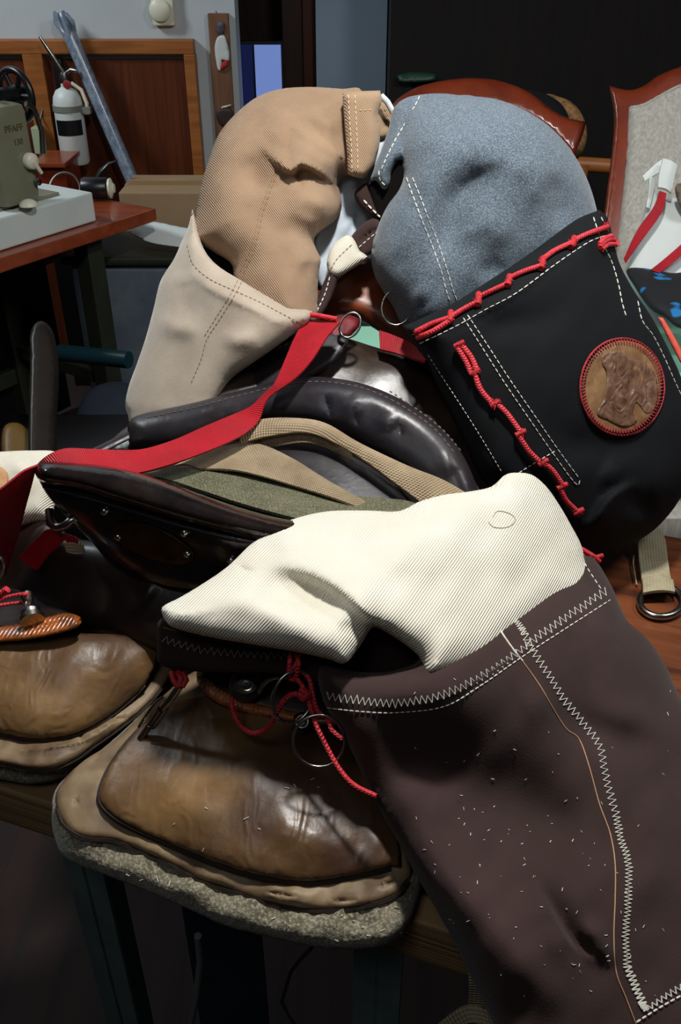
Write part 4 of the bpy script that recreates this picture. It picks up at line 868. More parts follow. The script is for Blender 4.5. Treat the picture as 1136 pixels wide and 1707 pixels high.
cuffd = [(570, 155, 1.066), (636, 160, 1.07), (608, 297, 1.075), (575, 290, 1.066)]
cuff = Surf([(571, 155, 1), (600, 152), (634, 151, 1), (637, 168), (631, 190), (634, 215), (633, 240), (628, 262), (622, 280), (608, 298, 1), (592, 295), (580, 291, 1), (578, 250), (574, 200)], cuffd, T=.014, R=14, Tb=.03, step=6, folds=[('r', [(612, 160), (614, 220), (608, 285)], .003, 10)])
cuff.build('cuff', M['tan2'], TB)
mb = dashes(cuff, [(581, 158), (583, 200), (586, 245), (587, 288)], 6, 3, .0006, .0006); dashes(cuff, [(592, 158), (594, 200), (596, 245), (597, 290)], 6, 3, .0006, .0006, mb)
dashes(cuff, [(600, 184), (625, 183)], 3, 5, .0006, .0005, mb); mb.build('cuff_stitching', M['tthread'], TB)
mb = dashes(tan, [(466, 280), (452, 315), (440, 350), (432, 385), (420, 425), (405, 458)], 6, 4, .0006, .0005); dashes(tan, [(458, 288), (446, 318), (434, 352), (426, 387), (414, 427), (400, 455)], 6, 4, .0004, .0004, mb); mb.build('seam_stitching', M['othread'], TB)
# near-black sheet standing for the shade inside the pouch
Surf([(330, 385), (350, 395), (400, 440), (470, 500), (480, 560), (380, 540), (330, 440)], [(330, 385, 1.10), (470, 500, 1.06), (340, 480, 1.08)], T=.004, R=8, Tb=.01, step=10).build('pouch_inner_shade', M['lining'], TB)
dp_ = [(323, 350, 1.095), (300, 430, 1.075), (209, 680, 1.07), (390, 630, 1.0), (521, 520, 1.00), (350, 430, 1.03), (450, 490, 1.00)]
pch = Surf([(321, 348, 1), (314, 378), (303, 403), (290, 432), (268, 468), (256, 515), (244, 560), (230, 602), (216, 640), (209, 672), (213, 690), (226, 712), (300, 720), (345, 700), (362, 665), (385, 632), (425, 603), (465, 575), (500, 549), (516, 535), (521, 519, 1), (480, 507), (440, 490), (400, 466), (370, 448), (350, 430), (337, 408), (329, 380)], dp_, T=.030, R=46, Tb=.06, step=7, noise=.001, nscale=50,
    folds=[('s', [(306, 415), (316, 448), (340, 474), (375, 494), (420, 514), (470, 540), (498, 548)], .003, 6, 14), ('r', [(262, 520), (290, 545), (340, 552)], .008, 13), ('r', [(300, 525), (330, 505), (350, 500)], -.003, 18), ('r', [(360, 560), (400, 568), (440, 560)], .006, 12), ('r', [(300, 450), (310, 480)], .004, 16), ('c', [(322, 350), (330, 385), (350, 424), (400, 463), (470, 503)], .004, 6)])
pch.build('cream_pouch', M['pouch'], TB)
dashes(pch, [(312, 408), (322, 440), (348, 464), (385, 482), (430, 502), (480, 528), (505, 540)], 5, 3, .0005, .0005).build('hem_stitching', M['othread'], TB)
mb = dashes(pch, [(403, 470), (388, 498), (368, 530), (345, 566), (335, 600), (318, 640)], 5, 3, .0006, .0005); dashes(pch, [(397, 467), (382, 495), (362, 527), (340, 562)], 5, 3, .0005, .0005, mb); mb.build('side_seam', M['othread'], TB)
# ------------------------------------------------------------------ pieces between the two back bags
cl = thing('strap_loop', 'dark strap end with a cream cloth tip between the two back bags', 'strap', P(580, 440, 1.08))
ct = Surf([(545, 440), (550, 418), (562, 402), (580, 392), (592, 400), (600, 418), (614, 428), (600, 440), (575, 456), (560, 461), (549, 455)], [(545, 440, 1.065), (614, 428, 1.06), (580, 392, 1.07)], T=.012, R=14, Tb=.012, step=5); ct.build('cream_tip', M['cream'], cl)
dashes(ct, [(552, 448), (562, 432), (576, 418), (590, 405)], 5, 3, .0006, .0005).build('tip_stitching', M['othread'], cl)
br = Surf([(583, 400), (600, 378), (622, 364), (636, 372), (636, 400), (616, 425), (600, 425), (592, 412)], [(583, 400, 1.075), (636, 372, 1.07), (616, 425, 1.07)], T=.010, R=9, Tb=.01, step=5, folds=[('c', [(596, 408), (618, 388), (636, 378)], -.006, 3)]); br.build('brown_strap', M['brown'], cl)
dashes(br, [(592, 418), (606, 406), (620, 394), (632, 384)], 6, 3, .0008, .0008).build('strap_stitching', M['thread'], cl)
bs2 = Surf([(548, 456), (562, 462), (556, 490), (540, 520), (525, 540), (520, 525), (532, 490)], [(548, 456, 1.06), (525, 540, 1.03), (556, 490, 1.05)], T=.008, R=7, Tb=.01, step=5); bs2.build('lower_strap', M['brown_dark'], cl)
dashes(bs2, [(550, 462), (542, 490), (528, 520)], 6, 3, .0007, .0008).build('strap_stitching', M['thread'], cl)
b3 = Surf([(592, 320), (620, 300), (640, 300), (650, 330), (645, 370), (625, 366), (600, 345)], [(592, 320, 1.09), (650, 330, 1.08), (625, 366, 1.08)], T=.014, R=12, Tb=.02, step=5); b3.build('upper_loop', M['brown_dark'], cl)
dashes(b3, [(607, 334), (618, 346), (634, 362)], 8, 3, .0013, .001).build('strap_stitching', M['thread'], cl)
# ------------------------------------------------------------------ grey and black bag (right)
GB = thing('grey_black_bag', 'large bag of grey cloth in a black canvas pouch laced with red cord', 'bag', P(900, 900, 1.05))
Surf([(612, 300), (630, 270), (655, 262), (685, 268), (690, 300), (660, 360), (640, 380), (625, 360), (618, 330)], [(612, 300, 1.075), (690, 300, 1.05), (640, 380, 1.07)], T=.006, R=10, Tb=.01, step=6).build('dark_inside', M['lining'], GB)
dg_ = [(655, 180, 1.10), (780, 162, 1.08), (930, 220, 1.06), (998, 360, 1.10), (625, 430, 1.07), (700, 550, 1.075), (850, 450, 1.085), (690, 300, 1.055)]
gup = Surf([(614, 312), (622, 285), (636, 250), (648, 215), (656, 182), (678, 163), (720, 156), (760, 158), (800, 170), (800, 260), (740, 330), (700, 320), (684, 290), (668, 266), (654, 285), (650, 310), (640, 318), (626, 302)], [(614, 312, 1.075), (656, 182, 1.10), (780, 170, 1.085), (740, 320, 1.07), (668, 270, 1.05)], T=.020, R=26, Tb=.03, step=7)
gup.build('gathered_mouth', M['grey'], GB)
grey = Surf([(668, 268), (662, 240), (668, 205), (690, 175), (730, 161), (780, 160), (830, 166), (872, 182), (912, 207), (945, 240), (968, 275), (984, 310), (996, 352), (1004, 400), (960, 460), (850, 520), (740, 570), (690, 560), (672, 545), (657, 515), (640, 488), (626, 462), (619, 430), (622, 400), (634, 368), (648, 340), (664, 318), (672, 295)], dg_, T=.075, R=92, Tb=.09, step=7, noise=.0014, nscale=42,
    folds=[('r', [(838, 258), (800, 285), (765, 325), (748, 365), (752, 400), (790, 430)], -.026, 30), ('s', [(740, 330), (790, 280), (850, 255)], .006, 14, 40), ('r', [(915, 280), (932, 330), (925, 390)], -.011, 20), ('r', [(700, 260), (720, 330), (735, 400)], .006, 22),
           ('r', [(800, 340), (830, 380), (880, 400)], .008, 24), ('r', [(860, 250), (890, 300), (900, 350)], .006, 26), ('r', [(690, 480), (720, 500)], .005, 16), ('r', [(790, 460), (850, 440)], -.006, 14), ('r', [(640, 450), (690, 430), (730, 440)], -.006, 22)])
grey.build('grey_cloth', M['grey'], GB)
mb = dashes(grey, [(678, 296), (692, 335), (706, 372), (722, 412), (736, 452), (746, 490), (752, 505)], 8, 3, .0007, .0006); dashes(grey, [(688, 296), (700, 325), (714, 362), (730, 402), (744, 444), (756, 484), (762, 500)], 8, 3, .0006, .0006, mb); mb.build('seam_stitching', M['thread'], GB)
mb = dashes(gup, [(700, 160), (690, 180), (676, 205), (660, 232), (645, 262), (634, 288)], 7, 3, .0008, .0008) ; mb.build('mouth_stitching', M['thread'], GB)
mb = dashes(gup, [(632, 285), (634, 300), (646, 312)], 7, 3, .0008, .001); mb.build('corner_stitching', M['thread'], GB)
db = [(690, 570, 1.0), (860, 450, .985), (1000, 360, 1.045), (1136, 640, 1.07), (1130, 830, 1.06), (1000, 920, 1.055), (800, 790, .99), (740, 660, 1.0), (930, 620, .99), (950, 800, 1.01)]
blk = Surf([(1000, 350, 1), (1014, 364), (1022, 395), (1034, 440), (1058, 485), (1088, 530), (1118, 588), (1142, 645), (1156, 710), (1152, 780), (1134, 832), (1095, 880), (1050, 908), (1000, 924), (950, 915), (900, 890), (840, 840), (800, 795), (778, 742), (758, 700), (735, 655), (710, 605), (690, 572), (671, 545, 1), (715, 525), (760, 503), (820, 465), (880, 425), (930, 388), (965, 364)], db, T=.055, R=60, Tb=.09, step=8, noise=.0012, nscale=60,
    folds=[('s', [(700, 575), (760, 546), (860, 492), (930, 440), (1010, 392)], .002, 3, 20), ('r', [(900, 700), (960, 740), (1040, 740), (1100, 700)], -.008, 26), ('s', [(1075, 800), (1020, 830), (990, 870), (960, 890)], .018, 8, 30), ('r', [(1040, 800), (1060, 840), (1110, 850)], -.012, 20), ('r', [(760, 530), (850, 540), (950, 520)], -.006, 22), ('r', [(1000, 780), (1040, 800)], .008, 20)])
blk.build('black_pouch', M['black'], GB)
mb = dashes(blk, [(700, 573), (760, 544), (810, 516), (862, 488), (930, 438), (985, 402), (1020, 390)], 8, 3, .0007, .0008); mb.build('hem_stitching', M['thread'], GB)
mb = dashes(blk, [(780, 525), (815, 578), (850, 632), (890, 690), (930, 748), (968, 800)], 7, 3, .0006, .0008); dashes(blk, [(773, 530), (808, 585), (843, 640), (882, 697), (922, 755), (960, 806), (968, 800)], 7, 3, .0006, .0008, mb); mb.build('panel_stitching', M['thread'], GB)
mb = dashes(blk, [(714, 592), (740, 632), (765, 670), (800, 725), (836, 785)], 5, 3, .0004, .0006); dashes(blk, [(866, 788), (895, 770), (926, 752)], 6, 3, .0006, .0006, mb); mb.build('fine_stitching', M['thread'], GB)
mb = dashes(blk, [(990, 362), (1000, 392), (1010, 415), (1022, 440), (1032, 475), (1038, 505), (1046, 532)], 8, 3, .0007, .0008); dashes(blk, [(1003, 362), (1018, 392)], 7, 3, .0006, .0006, mb); mb.build('side_stitching', M['thread'], GB)
dashes(blk, [(1064, 502), (1072, 535), (1090, 560), (1108, 595), (1126, 636), (1138, 662)], 8, 3, .0007, .0008).build('side_stitching', M['thread'], GB)
segs = [[(694, 553), (720, 540), (750, 530)], [(697, 563), (722, 552), (752, 534)], [(750, 530), (772, 516), (797, 503)], [(797, 496), (820, 485), (848, 472)], [(848, 464), (875, 452), (905, 442)], [(903, 434), (925, 418), (955, 404)], [(955, 402), (980, 390), (1013, 378)]]
mb = MB()
for sg in segs: cord(blk, sg, .0030, .0055, mb)
mb.build('hem_lacing', M['redcord'], GB)
for (x, y), sg in zip(((695, 556), (750, 530), (797, 500), (848, 468), (904, 438), (955, 404), (1012, 376)), (None, ((750, 536), (752, 520)), ((797, 508), (798, 490)), ((846, 476), (850, 460)), ((902, 448), (906, 430)), ((952, 412), (958, 396)), None)):
    mb = tuft(blk, x, y, 10, None, .005)
    if sg:
        a, b = sg; cord(blk, [a, ((a[0]+b[0])/2+1, (a[1]+b[1])/2), b], .0035, .006, mb)
    mb.build('hem_knot', M['reddark'], GB)
mb = MB()
for sg in ([(762, 578), (776, 600), (786, 622)], [(771, 576), (786, 596), (796, 618)], [(792, 624), (802, 650), (822, 674)], [(828, 672), (846, 690), (868, 720)], [(866, 728), (882, 752), (902, 772)], [(906, 770), (922, 785), (938, 808)], [(934, 814), (944, 834), (962, 852)]): cord(blk, sg, .0030, .0055, mb)
mb.build('front_lacing', M['redcord'], GB)
for x, y in ((766, 574), (792, 620), (826, 673), (868, 722), (905, 771), (937, 811), (964, 853)):
    mb = tuft(blk, x, y, 11, None, .005); cord(blk, [(x-8, y+4), (x, y), (x+9, y-4)], .003, .006, mb); mb.build('lace_knot', M['reddark'], GB)
mb = MB()
for sg in ([(1000, 412), (1010, 402), (1024, 399), (1031, 410)], [(1000, 408), (1008, 398), (1020, 394)], [(1003, 416), (1014, 408), (1026, 408)]): cord(blk, sg, .003, .004, mb)
mb.build('end_knot', M['redcord'], GB)
# patch
def on(s, pts, off): 
    d = s.front(np.array(pts, float)); return [(a, b, float(z)-off) for (a, b), z in zip(pts, d)]
el = [(1038+math.cos(a)*67-math.sin(a)*4, 645+math.sin(a)*78) for a in np.linspace(0, 2*math.pi, 28, endpoint=False)]
pt_ = Surf(el, on(blk, el+[(1038, 645), (1005, 620), (1070, 670), (1070, 610), (1005, 680)], .002), T=.002, R=5, Tb=.0015, step=7, ostep=5); po = pt_.build('leather_patch', M['patch'], GB)
hs_ = [(1006, 592), (1030, 584), (1048, 596), (1072, 604), (1092, 622), (1098, 655), (1094, 682), (1078, 690), (1062, 672), (1056, 690), (1062, 704), (1040, 712), (1012, 700), (996, 690), (1008, 660), (1012, 625), (1004, 606)]
Surf(hs_, on(pt_, hs_, .0004), T=.0012, R=8, Tb=.0005, step=6, ostep=4, noise=.0006, nscale=9, folds=[('c', [(1030, 630), (1040, 680)], .001, 3), ('c', [(1050, 620), (1046, 690)], -.001, 3), ('c', [(1020, 660), (1055, 650)], .001, 3)]).build('worn_mark', M['patch2'], po)
mb = MB()
for k in range(86):
    a = 2*math.pi*k/86; c_, s_ = math.cos(a), math.sin(a)
    p0 = (1038+c_*71, 645+s_*82); p1 = (1038+math.cos(a+.03)*61, 645+math.sin(a+.03)*71)
    z0 = float(blk.front([[p0[0], p0[1]]])[0])-.002; z1 = float(pt_.front([[p1[0], p1[1]]])[0])-.001
    mb.tube([P(p0[0], p0[1], z0), P((p0[0]+p1[0])/2, (p0[1]+p1[1])/2, min(z0, z1)-.001), P(p1[0], p1[1], z1)], .0006, 5)
    
rp = [P(1038+math.cos(a)*70, 645+math.sin(a)*81, float(blk.front([[1038+math.cos(a)*70, 645+math.sin(a)*81]])[0])-.003) for a in np.linspace(0, 2*math.pi, 60, endpoint=False)]
mb.tube(rp, .0011, 6, closed=True); mb.build('patch_stitching', mat('rose_red_thread', (180, 52, 58), (140, 24, 32), .7, nscale=200), GB)
# red edge piece at the right
Surf([(1098, 528), (1106, 530), (1136, 582), (1145, 612), (1136, 606), (1110, 556)], [(1098, 528, 1.06), (1145, 612, 1.06), (1136, 582, 1.06)], T=.004, R=4, Tb=.01, step=4).build('orange_tab_edge', M['orangeflower'], GB)
mb = MB(); cord(blk, [(975, 918), (990, 930), (1004, 934)], .003, .002, mb)
mb = MB(); mb.tube([P(966, 920, .99), P(985, 932, .985), P(1006, 926, .985)], .0028, 8).tube([P(970, 915, .99), P(988, 926, .98), P(1000, 936, .985)], .0028, 8).tube([P(975, 930, .985), P(992, 935, .98)], .003, 8); mb.build('bottom_knot', M['reddark'], GB)
# ring hanging beside grey bag
o = ring((662, 512), 25, 30, 1.035, r=.0013, rot=.2).build('key_ring'if False else 'metal_ring', M['steel']); setp(o, 'thin steel ring hanging below the grey cloth beside the pommel', 'ring')
# red pieces at pommel
pc = thing('pommel_cord', 'red cord and dark red webbing knotted at the pommel beside the strap end', 'cord', P(580, 540, 1.03))
mb = MB(); mb.tube([P(512, 524, .995), P(535, 527, .99), P(562, 532, .99)], .003, 8); mb.build('cord_strand', M['redcord'], pc)
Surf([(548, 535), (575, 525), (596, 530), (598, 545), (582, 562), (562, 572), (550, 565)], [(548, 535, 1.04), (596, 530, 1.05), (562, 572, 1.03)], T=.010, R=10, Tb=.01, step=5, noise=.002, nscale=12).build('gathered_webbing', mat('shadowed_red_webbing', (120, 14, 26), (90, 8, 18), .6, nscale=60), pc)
mb = ring((584, 542), 16, 22, 1.012, r=.0014, rot=.5, turns=2.5, lift=.002); mb.build('wire_ring', M['steel'], pc)
o = ribbon([(632, 550, 1.04), (660, 560, 1.03), (690, 575, 1.01), (712, 596, .985)], [(634, 582, 1.03), (660, 588, 1.02), (685, 596, .995), (708, 602, .98)], th=.003).build('red_webbing_end', M['redweb']); setp(o, 'dark red webbing end tucked under the black bag at the pommel', 'webbing')
# ------------------------------------------------------------------ D ring strap on the bench
DR = thing('ring_strap', 'short khaki webbing loop holding a steel ring on the bench at the right', 'strap', PZ(1095, 960, .75))
def bz(x, y, z=.757): return (x, y, DZ(x, y, z))
r0 = ribbon([bz(1066, 880, .775), bz(1064, 900, .770), bz(1066, 930, .762), bz(1070, 960, .760), bz(1073, 988, .762)], [bz(1098, 876, .775), bz(1110, 900, .770), bz(1114, 930, .762), bz(1118, 958, .760), bz(1124, 984, .762)], th=.003, bulge=.001)
r0.build('webbing', M['khaki2'], DR)
ribbon([bz(1072, 962, .766), bz(1073, 988, .766)], [bz(1123, 966, .766), bz(1126, 986, .766)], th=.003, bulge=.003).build('stitched_fold', M['khaki2'], DR)
rp = []
for k in range(40):
    a = 2*math.pi*k/40; rp.append(PZ(1103+36*math.cos(a), 1003+25*math.sin(a), .756))
MB().tube(rp, .0042, 10, closed=True).build('steel_ring', M['steel'], DR)
o = MB().tube([PZ(1060, 905, .76), PZ(1056, 940, .755), PZ(1062, 975, .754)], .001, 5).build('loose_thread', M['khaki2']); setp(o, 'loose thread lying on the bench left of the ring strap', 'thread')
# ------------------------------------------------------------------ brown and cream bag (front right)
BB = thing('brown_bag', 'large dark brown canvas bag filled with cream cloth in front of the saddle', 'bag', P(850, 1300, .72))
zb3 = [(262, 1040, .735), (400, 1060, .725), (560, 1110, .705), (700, 1130, .74), (480, 1150, .72), (300, 1120, .74)]
band = Surf([(262, 1040, 1), (274, 1028), (300, 1030), (400, 1050), (560, 1050), (620, 1030), (700, 1070), (710, 1120), (690, 1150), (620, 1180), (560, 1175), (542, 1150), (500, 1132), (440, 1122), (380, 1122), (310, 1118), (275, 1112), (262, 1102, 1)], zb3, T=.006, R=12, Tb=.03, step=7, folds=[('s', [(268, 1062), (300, 1074), (400, 1084), (480, 1088)], .0025, 3, 10)])
band.build('mouth_band', M['brown_dark'], BB)
zigzag(band, [(272, 1064), (300, 1074), (340, 1084), (400, 1090), (440, 1092), (480, 1092)], 11, 11, .0004, .0006).build('band_zigzag', mat('dim_grey_thread', (150, 140, 134), None, .7), BB)
line(band, [(272, 1046), (310, 1056), (360, 1068), (420, 1078), (480, 1081)], .0004, .0004).build('band_stitch', M['othread'], BB)
cr_d = [(270, 1020, .715), (400, 930, .745), (540, 855, .79), (700, 835, .80), (860, 788, .86), (973, 925, .84), (760, 1070, .70), (570, 1105, .665), (400, 1060, .69), (700, 940, .735)]
crm = Surf([(269, 1018), (276, 1008), (300, 996), (340, 972), (380, 944), (420, 906), (460, 878), (500, 862), (550, 852), (610, 851), (665, 852), (700, 836), (740, 825), (785, 819), (820, 811), (842, 792), (862, 788), (888, 792), (912, 812), (935, 845), (955, 880), (968, 905), (974, 928), (980, 990), (900, 1040), (820, 1100), (720, 1130), (700, 1096), (672, 1072), (640, 1052), (622, 1046), (610, 1062), (594, 1086), (574, 1106), (545, 1098), (500, 1088), (430, 1076), (360, 1064), (300, 1050), (280, 1040)], cr_d, T=.034, R=62, Tb=.05, step=7, noise=.0014, nscale=55,
    folds=[('s', [(430, 940), (490, 946), (540, 965), (590, 998), (630, 1040), (700, 1095)], .018, 13, 44),
           ('r', [(410, 985), (500, 985), (590, 1035)], -.014, 26),
           ('r', [(300, 1018), (360, 1000), (430, 1010), (500, 1050), (570, 1090)], .008, 20),
           ('r', [(640, 860), (690, 880), (760, 870)], -.007, 14), ('r', [(440, 910), (480, 895), (540, 905)], .008, 18),
           ('r', [(850, 850), (860, 900), (800, 960)], .006, 30), ('r', [(600, 930), (700, 970), (800, 960)], -.004, 24), ('r', [(560, 1040), (610, 1055)], -.004, 10),
           ('c', [(390, 935), (410, 950), (430, 950)], -.004, 5), ('r', [(620, 870), (650, 920), (700, 960)], .006, 22)])
crm.build('cream_cloth', M['cream'], BB)
# loose looped thread on cream cloth
line(crm, [(815, 870), (822, 878), (838, 880), (852, 876), (860, 866), (850, 856), (830, 852), (822, 862)], .00035, .0006).build('loose_thread', mat('grey_fibre', (160, 158, 148), None, .8), BB)
db_ = [(980, 925, .86), (830, 1018, .745), (700, 1092, .69), (540, 1110, .70), (540, 1180, .69), (640, 1360, .68), (770, 1590, .650), (850, 1750, .63), (1136, 1150, .81), (1000, 940, .86), (850, 1250, .695), (1000, 1500, .655), (1250, 1400, .74), (1250, 1850, .64), (900, 1850, .62), (820, 1130, .70), (1010, 1010, .80)]
brn = Surf([(976, 926, 1), (940, 942), (900, 968), (865, 990), (830, 1016), (795, 1044), (760, 1068), (730, 1082), (705, 1092), (692, 1106), (665, 1116), (640, 1121), (600, 1120), (560, 1112), (535, 1110), (532, 1140), (545, 1180), (570, 1220), (605, 1290), (640, 1362), (668, 1410), (695, 1460), (730, 1520), (765, 1585), (795, 1650), (820, 1700), (850, 1780), (900, 1860), (1100, 1880), (1260, 1850), (1300, 1600), (1280, 1400), (1200, 1260), (1136, 1165), (1112, 1112), (1080, 1065), (1046, 1034), (1024, 985), (1002, 945), (988, 928, 1)], db_, T=.030, R=50, Tb=.05, step=8, noise=.0014, nscale=70,
    folds=[('s', [(545, 1172), (640, 1182), (720, 1172), (800, 1134), (870, 1088), (1016, 994)], .002, 3, 22),
           ('r', [(560, 1230), (680, 1270), (800, 1320), (900, 1400), (950, 1500)], -.026, 62), ('r', [(560, 1130), (680, 1160), (800, 1130), (880, 1080)], .006, 40), ('r', [(900, 1190), (960, 1205), (1020, 1225), (1110, 1260)], -.012, 30), ('r', [(960, 1180), (1060, 1200), (1140, 1240)], .008, 24), ('r', [(660, 1350), (740, 1450), (820, 1550), (900, 1640), (980, 1740)], .024, 44),
           ('s', [(1000, 1610), (960, 1585), (930, 1545), (905, 1500), (880, 1460)], .016, 7, 34), ('r', [(880, 1470), (945, 1560), (1010, 1620)], -.010, 22), ('r', [(950, 1545), (990, 1560), (1020, 1620)], .010, 16),
           ('r', [(820, 1250), (900, 1330), (960, 1440)], -.010, 44), ('r', [(1080, 1290), (1100, 1400), (1090, 1550)], .010, 34), ('r', [(640, 1340), (700, 1330), (760, 1370)], .008, 30), ('r', [(860, 1180), (930, 1160)], .005, 30)])
brn.build('brown_canvas', M['brown'], BB)
zigzag(brn, [(540, 1160), (590, 1166), (640, 1172), (700, 1168), (760, 1150), (820, 1118), (860, 1090), (900, 1060), (950, 1025), (1012, 984)], 13, 10, .0003, .0007).build('hem_zigzag', M['thread'], BB)
dashes(brn, [(545, 1180), (600, 1186), (660, 1188), (740, 1178), (800, 1144), (868, 1097), (940, 1050), (1018, 1000)], 7, 2.5, .0005, .0008).build('hem_stitching', M['thread'], BB)
zigzag(brn, [(848, 1020), (862, 1036), (876, 1058)], 10, 4, .0003, .0007).build('seam_zigzag_start', M['thread'], BB)
mb = zigzag(brn, [(868, 1046), (890, 1085), (915, 1125), (940, 1165), (975, 1208), (1000, 1245), (1012, 1300), (1028, 1360)], 12, 10.5, .0003, .0007)
zigzag(brn, [(1028, 1360), (1036, 1400), (1048, 1440), (1048, 1500), (1044, 1550), (1046, 1610)], 12, 6.5, .0003, .0007, mb)
zigzag(brn, [(1046, 1610), (1060, 1645), (1076, 1680)], 13, 8, .0005, .0008, mb); zigzag(brn, [(1070, 1672), (1078, 1684)], 10, 2.5, .0005, .001, mb); mb.build('seam_zigzag', M['thread'], BB)
mb = line(brn, [(828, 1034), (845, 1068), (870, 1100), (900, 1142), (925, 1185), (945, 1215), (966, 1232), (982, 1275), (1000, 1340), (1018, 1390), (1026, 1440), (1026, 1500), (1024, 1560), (1028, 1620), (1045, 1665), (1062, 1710)], .00045, .0006)
mb.build('seam_line', mat('peach_thread', (196, 150, 120), None, .7), BB)
line(brn, [(827, 1032), (838, 1056), (862, 1090), (872, 1102)], .0007, .0008).build('seam_line_start', M['thread'], BB)
mb = zigzag(brn, [(1078, 1682), (1110, 1662), (1160, 1628)], 10, 9, .0005, .0008); dashes(brn, [(1062, 1704), (1100, 1680), (1150, 1652)], 8, 3, .0007, .0008, mb); mb.build('bottom_stitching', M['thread'], BB)
dashes(brn, [(975, 938), (985, 955), (1005, 985)], 7, 4, .0005, .0008).build('edge_stitching', M['thread'], BB)
# lint
mb = MB()
for k in range(110):
    x = random.gauss(860, 80); y = random.gauss(1470, 110)
    if k < 45: x = random.uniform(680, 1130); y = random.uniform(1130, 1690)
    if k > 95: x = random.gauss(1000, 70); y = random.gauss(1600, 40)
    if not inside(np.array([[x, y]]), brn.o)[0]: continue
    a = random.uniform(0, 3.1); L = random.uniform(1, 6); mb.tube([brn.pt(x, y, .0007), brn.pt(x+L*math.cos(a), y+L*math.sin(a), .0007)], random.uniform(.00012, .0003), 4)
o = mb.build('lint', M['chalk'], BB); o['kind'] = 'stuff'
mb = MB()
for k in range(60):
    s_, bx = random.choice([(felt, (150, 640, 1380, 1570)), (sk1, (230, 650, 1280, 1440)), (crm, (500, 950, 850, 1000)), (felt, (560, 690, 1500, 1560))])
    x = random.uniform(bx[0], bx[1]); y = random.uniform(bx[2], bx[3])
    if s_ is crm or not inside(np.array([[x, y]]), s_.o)[0]: continue
    a = random.uniform(0, 3.1); L = random.uniform(3, 10); mb.tube([s_.pt(x, y, .001), s_.pt(x+L*math.cos(a), y+L*math.sin(a), .001)], .0003, 4)
o = mb.build('stray_hair', M['chalk'], S); o['kind'] = 'stuff'
# ------------------------------------------------------------------ rings, cords and quick link under the brown bag
mb = ring((489, 1162), 33, 45, .690, rot=.35, r=.0015, turns=2.3, lift=.003, tilt=(.0002, 0)); o = mb.build('split_ring', M['steel']); setp(o, 'double-coiled steel split ring hanging on red cord below the brown band', 'ring')
mb = ring((532, 1235), 43, 43, .672, r=.0012, rot=.2); o = mb.build('split_ring', M['steel']); setp(o, 'larger thin steel ring lying lower right of the coiled split ring', 'ring')
rc = thing('red_cord', 'red cord knotted through the coiled ring with long loose ends', 'cord', P(500, 1150, .69))
def ctube(pts, r=.0020):
    qq = cr([tuple(P(*p)) for p in pts], .003); return [Vector(tuple(x)) for x in qq]
mb = MB(); 
mb.tube(ctube([(484, 1090, .69), (483, 1105, .682), (481, 1125, .684), (486, 1134, .688)]), .0018, 7); mb.tube(ctube([(494, 1090, .69), (498, 1108, .68), (494, 1128, .684), (488, 1134, .688)]), .0018, 7); mb.tube(ctube([(500, 1092, .69), (492, 1110, .683), (480, 1122, .686)]), .0017, 7)
mb.build('gathered_loop', M['redcord'], rc)
MB().tube(ctube([(386, 1164, .735), (389, 1185, .73), (400, 1208, .72), (420, 1222, .71), (440, 1218, .70), (456, 1200, .69), (468, 1175, .682), (485, 1158, .678), (505, 1158, .678)]), [.0022]*0 or .0021, 7).build('curved_end', M['redcord'], rc)
MB().tube(ctube([(494, 1130, .685), (508, 1150, .68), (518, 1180, .68), (528, 1210, .672), (545, 1245, .670), (565, 1280, .665), (590, 1308, .658), (628, 1327, .650)]), .0018, 7).build('long_end', M['redcord'], rc)
MB().tube(ctube([(500, 1118, .69), (515, 1130, .685), (522, 1160, .683), (530, 1185, .678), (548, 1200, .675), (552, 1215, .672), (572, 1232, .670)]), .0018, 7).build('twisted_end', M['redcord'], rc)
mb = MB(); mb.lathe(P(507, 1158, .678), (1, 0, 0), [(.002, -.005), (.0045, -.003), (.0045, .003), (.002, .005)], 10).tube(ctube([(500, 1150, .675), (512, 1156, .672), (505, 1167, .675)]), .002, 7); mb.build('knot', M['redcord'], rc)
ql = thing('quick_link', 'steel snap link hanging on red cord between the two skirts', 'link', P(265, 1180, .74))
mb = MB(); mb.tube(ctube([(286, 1120, .735), (290, 1135, .73), (298, 1146, .728)]), .0024, 7); mb.tube(ctube([(296, 1120, .735), (302, 1132, .73), (300, 1146, .728)]), .0024, 7); mb.tube(ctube([(304, 1122, .735), (311, 1134, .73), (304, 1145, .728)]), .0024, 7); mb.build('cord_loop', M['reddark'], ql)
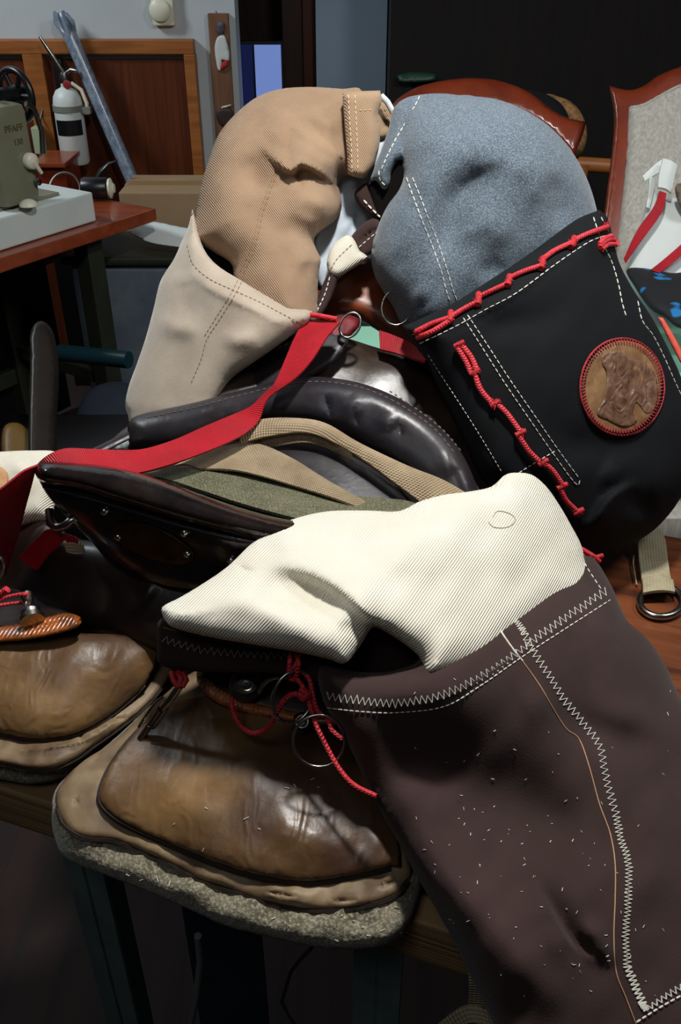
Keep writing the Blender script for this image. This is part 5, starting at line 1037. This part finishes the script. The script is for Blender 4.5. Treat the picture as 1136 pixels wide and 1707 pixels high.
MB().tube([P(300, 1143, .73), P(284, 1166, .735), P(272, 1180, .74)], .0034, 10).build('barrel', M['steel'], ql)
MB().tube([P(268, 1182, .74), P(252, 1206, .75), P(234, 1232, .755)], .0030, 8).build('stem', M['steel_dark'], ql)
lp = [(272, 1160), (266, 1164), (232, 1205), (232, 1214)]
MB().tube(ctube([(272, 1162, .738), (262, 1168, .74), (245, 1190, .745), (231, 1212, .75)]), .0011, 6).tube(ctube([(282, 1170, .736), (285, 1176, .738), (270, 1198, .742), (256, 1214, .746), (246, 1212, .748)]), .0011, 6).build('wire_gate', M['steel'], ql)
lc = thing('red_tie_cord', 'red cord tied round the metal stud at the left edge', 'cord', P(10, 1000, .82))
MB().tube(ctube([(-40, 1020, .82), (0, 1000, .82), (25, 992, .82), (44, 990, .822), (53, 994, .83), (50, 1004, .835), (20, 1006, .83), (-40, 1016, .82)]), .0017, 7).build('tie_strand', M['redcord'], lc)
MB().tube(ctube([(-40, 1018, .81), (-10, 1000, .805), (12, 982, .80)]), .0034, 8).build('thick_end', M['redcord'], lc)
o = MB().tube(ctube([(85, 1070, .835), (105, 1078, .83), (125, 1084, .825), (141, 1086, .82)]), .0018, 7).build('red_cord_end', M['redcord']); setp(o, 'short red cord end lying on the far skirt below the orange edge', 'cord')
o = ring((-8, 945), 14, 20, .85, r=.002).build('metal_ring', M['steel']) ; setp(o, 'small steel ring at the left edge under the red webbing', 'ring')
# khaki strap hanging under the bench
hk = thing('hanging_khaki_strap', 'khaki webbing strap hanging from the bench edge beside the brown bag', 'strap', P(800, 1640, .68))
ribbon([(780, 1612, .672), (782, 1640, .68), (780, 1680, .70), (770, 1720, .72)], [(815, 1612, .668), (820, 1650, .68), (825, 1690, .70), (830, 1730, .72)], th=.003).build('webbing', M['khaki2'], hk)
ribbon([(700, 1740, .72), (740, 1700, .70), (780, 1678, .69), (830, 1690, .69), (880, 1712, .70)], [(720, 1760, .72), (750, 1725, .70), (785, 1705, .69), (830, 1720, .69), (880, 1745, .70)], th=.003).build('webbing_loop', M['khaki2'], hk)
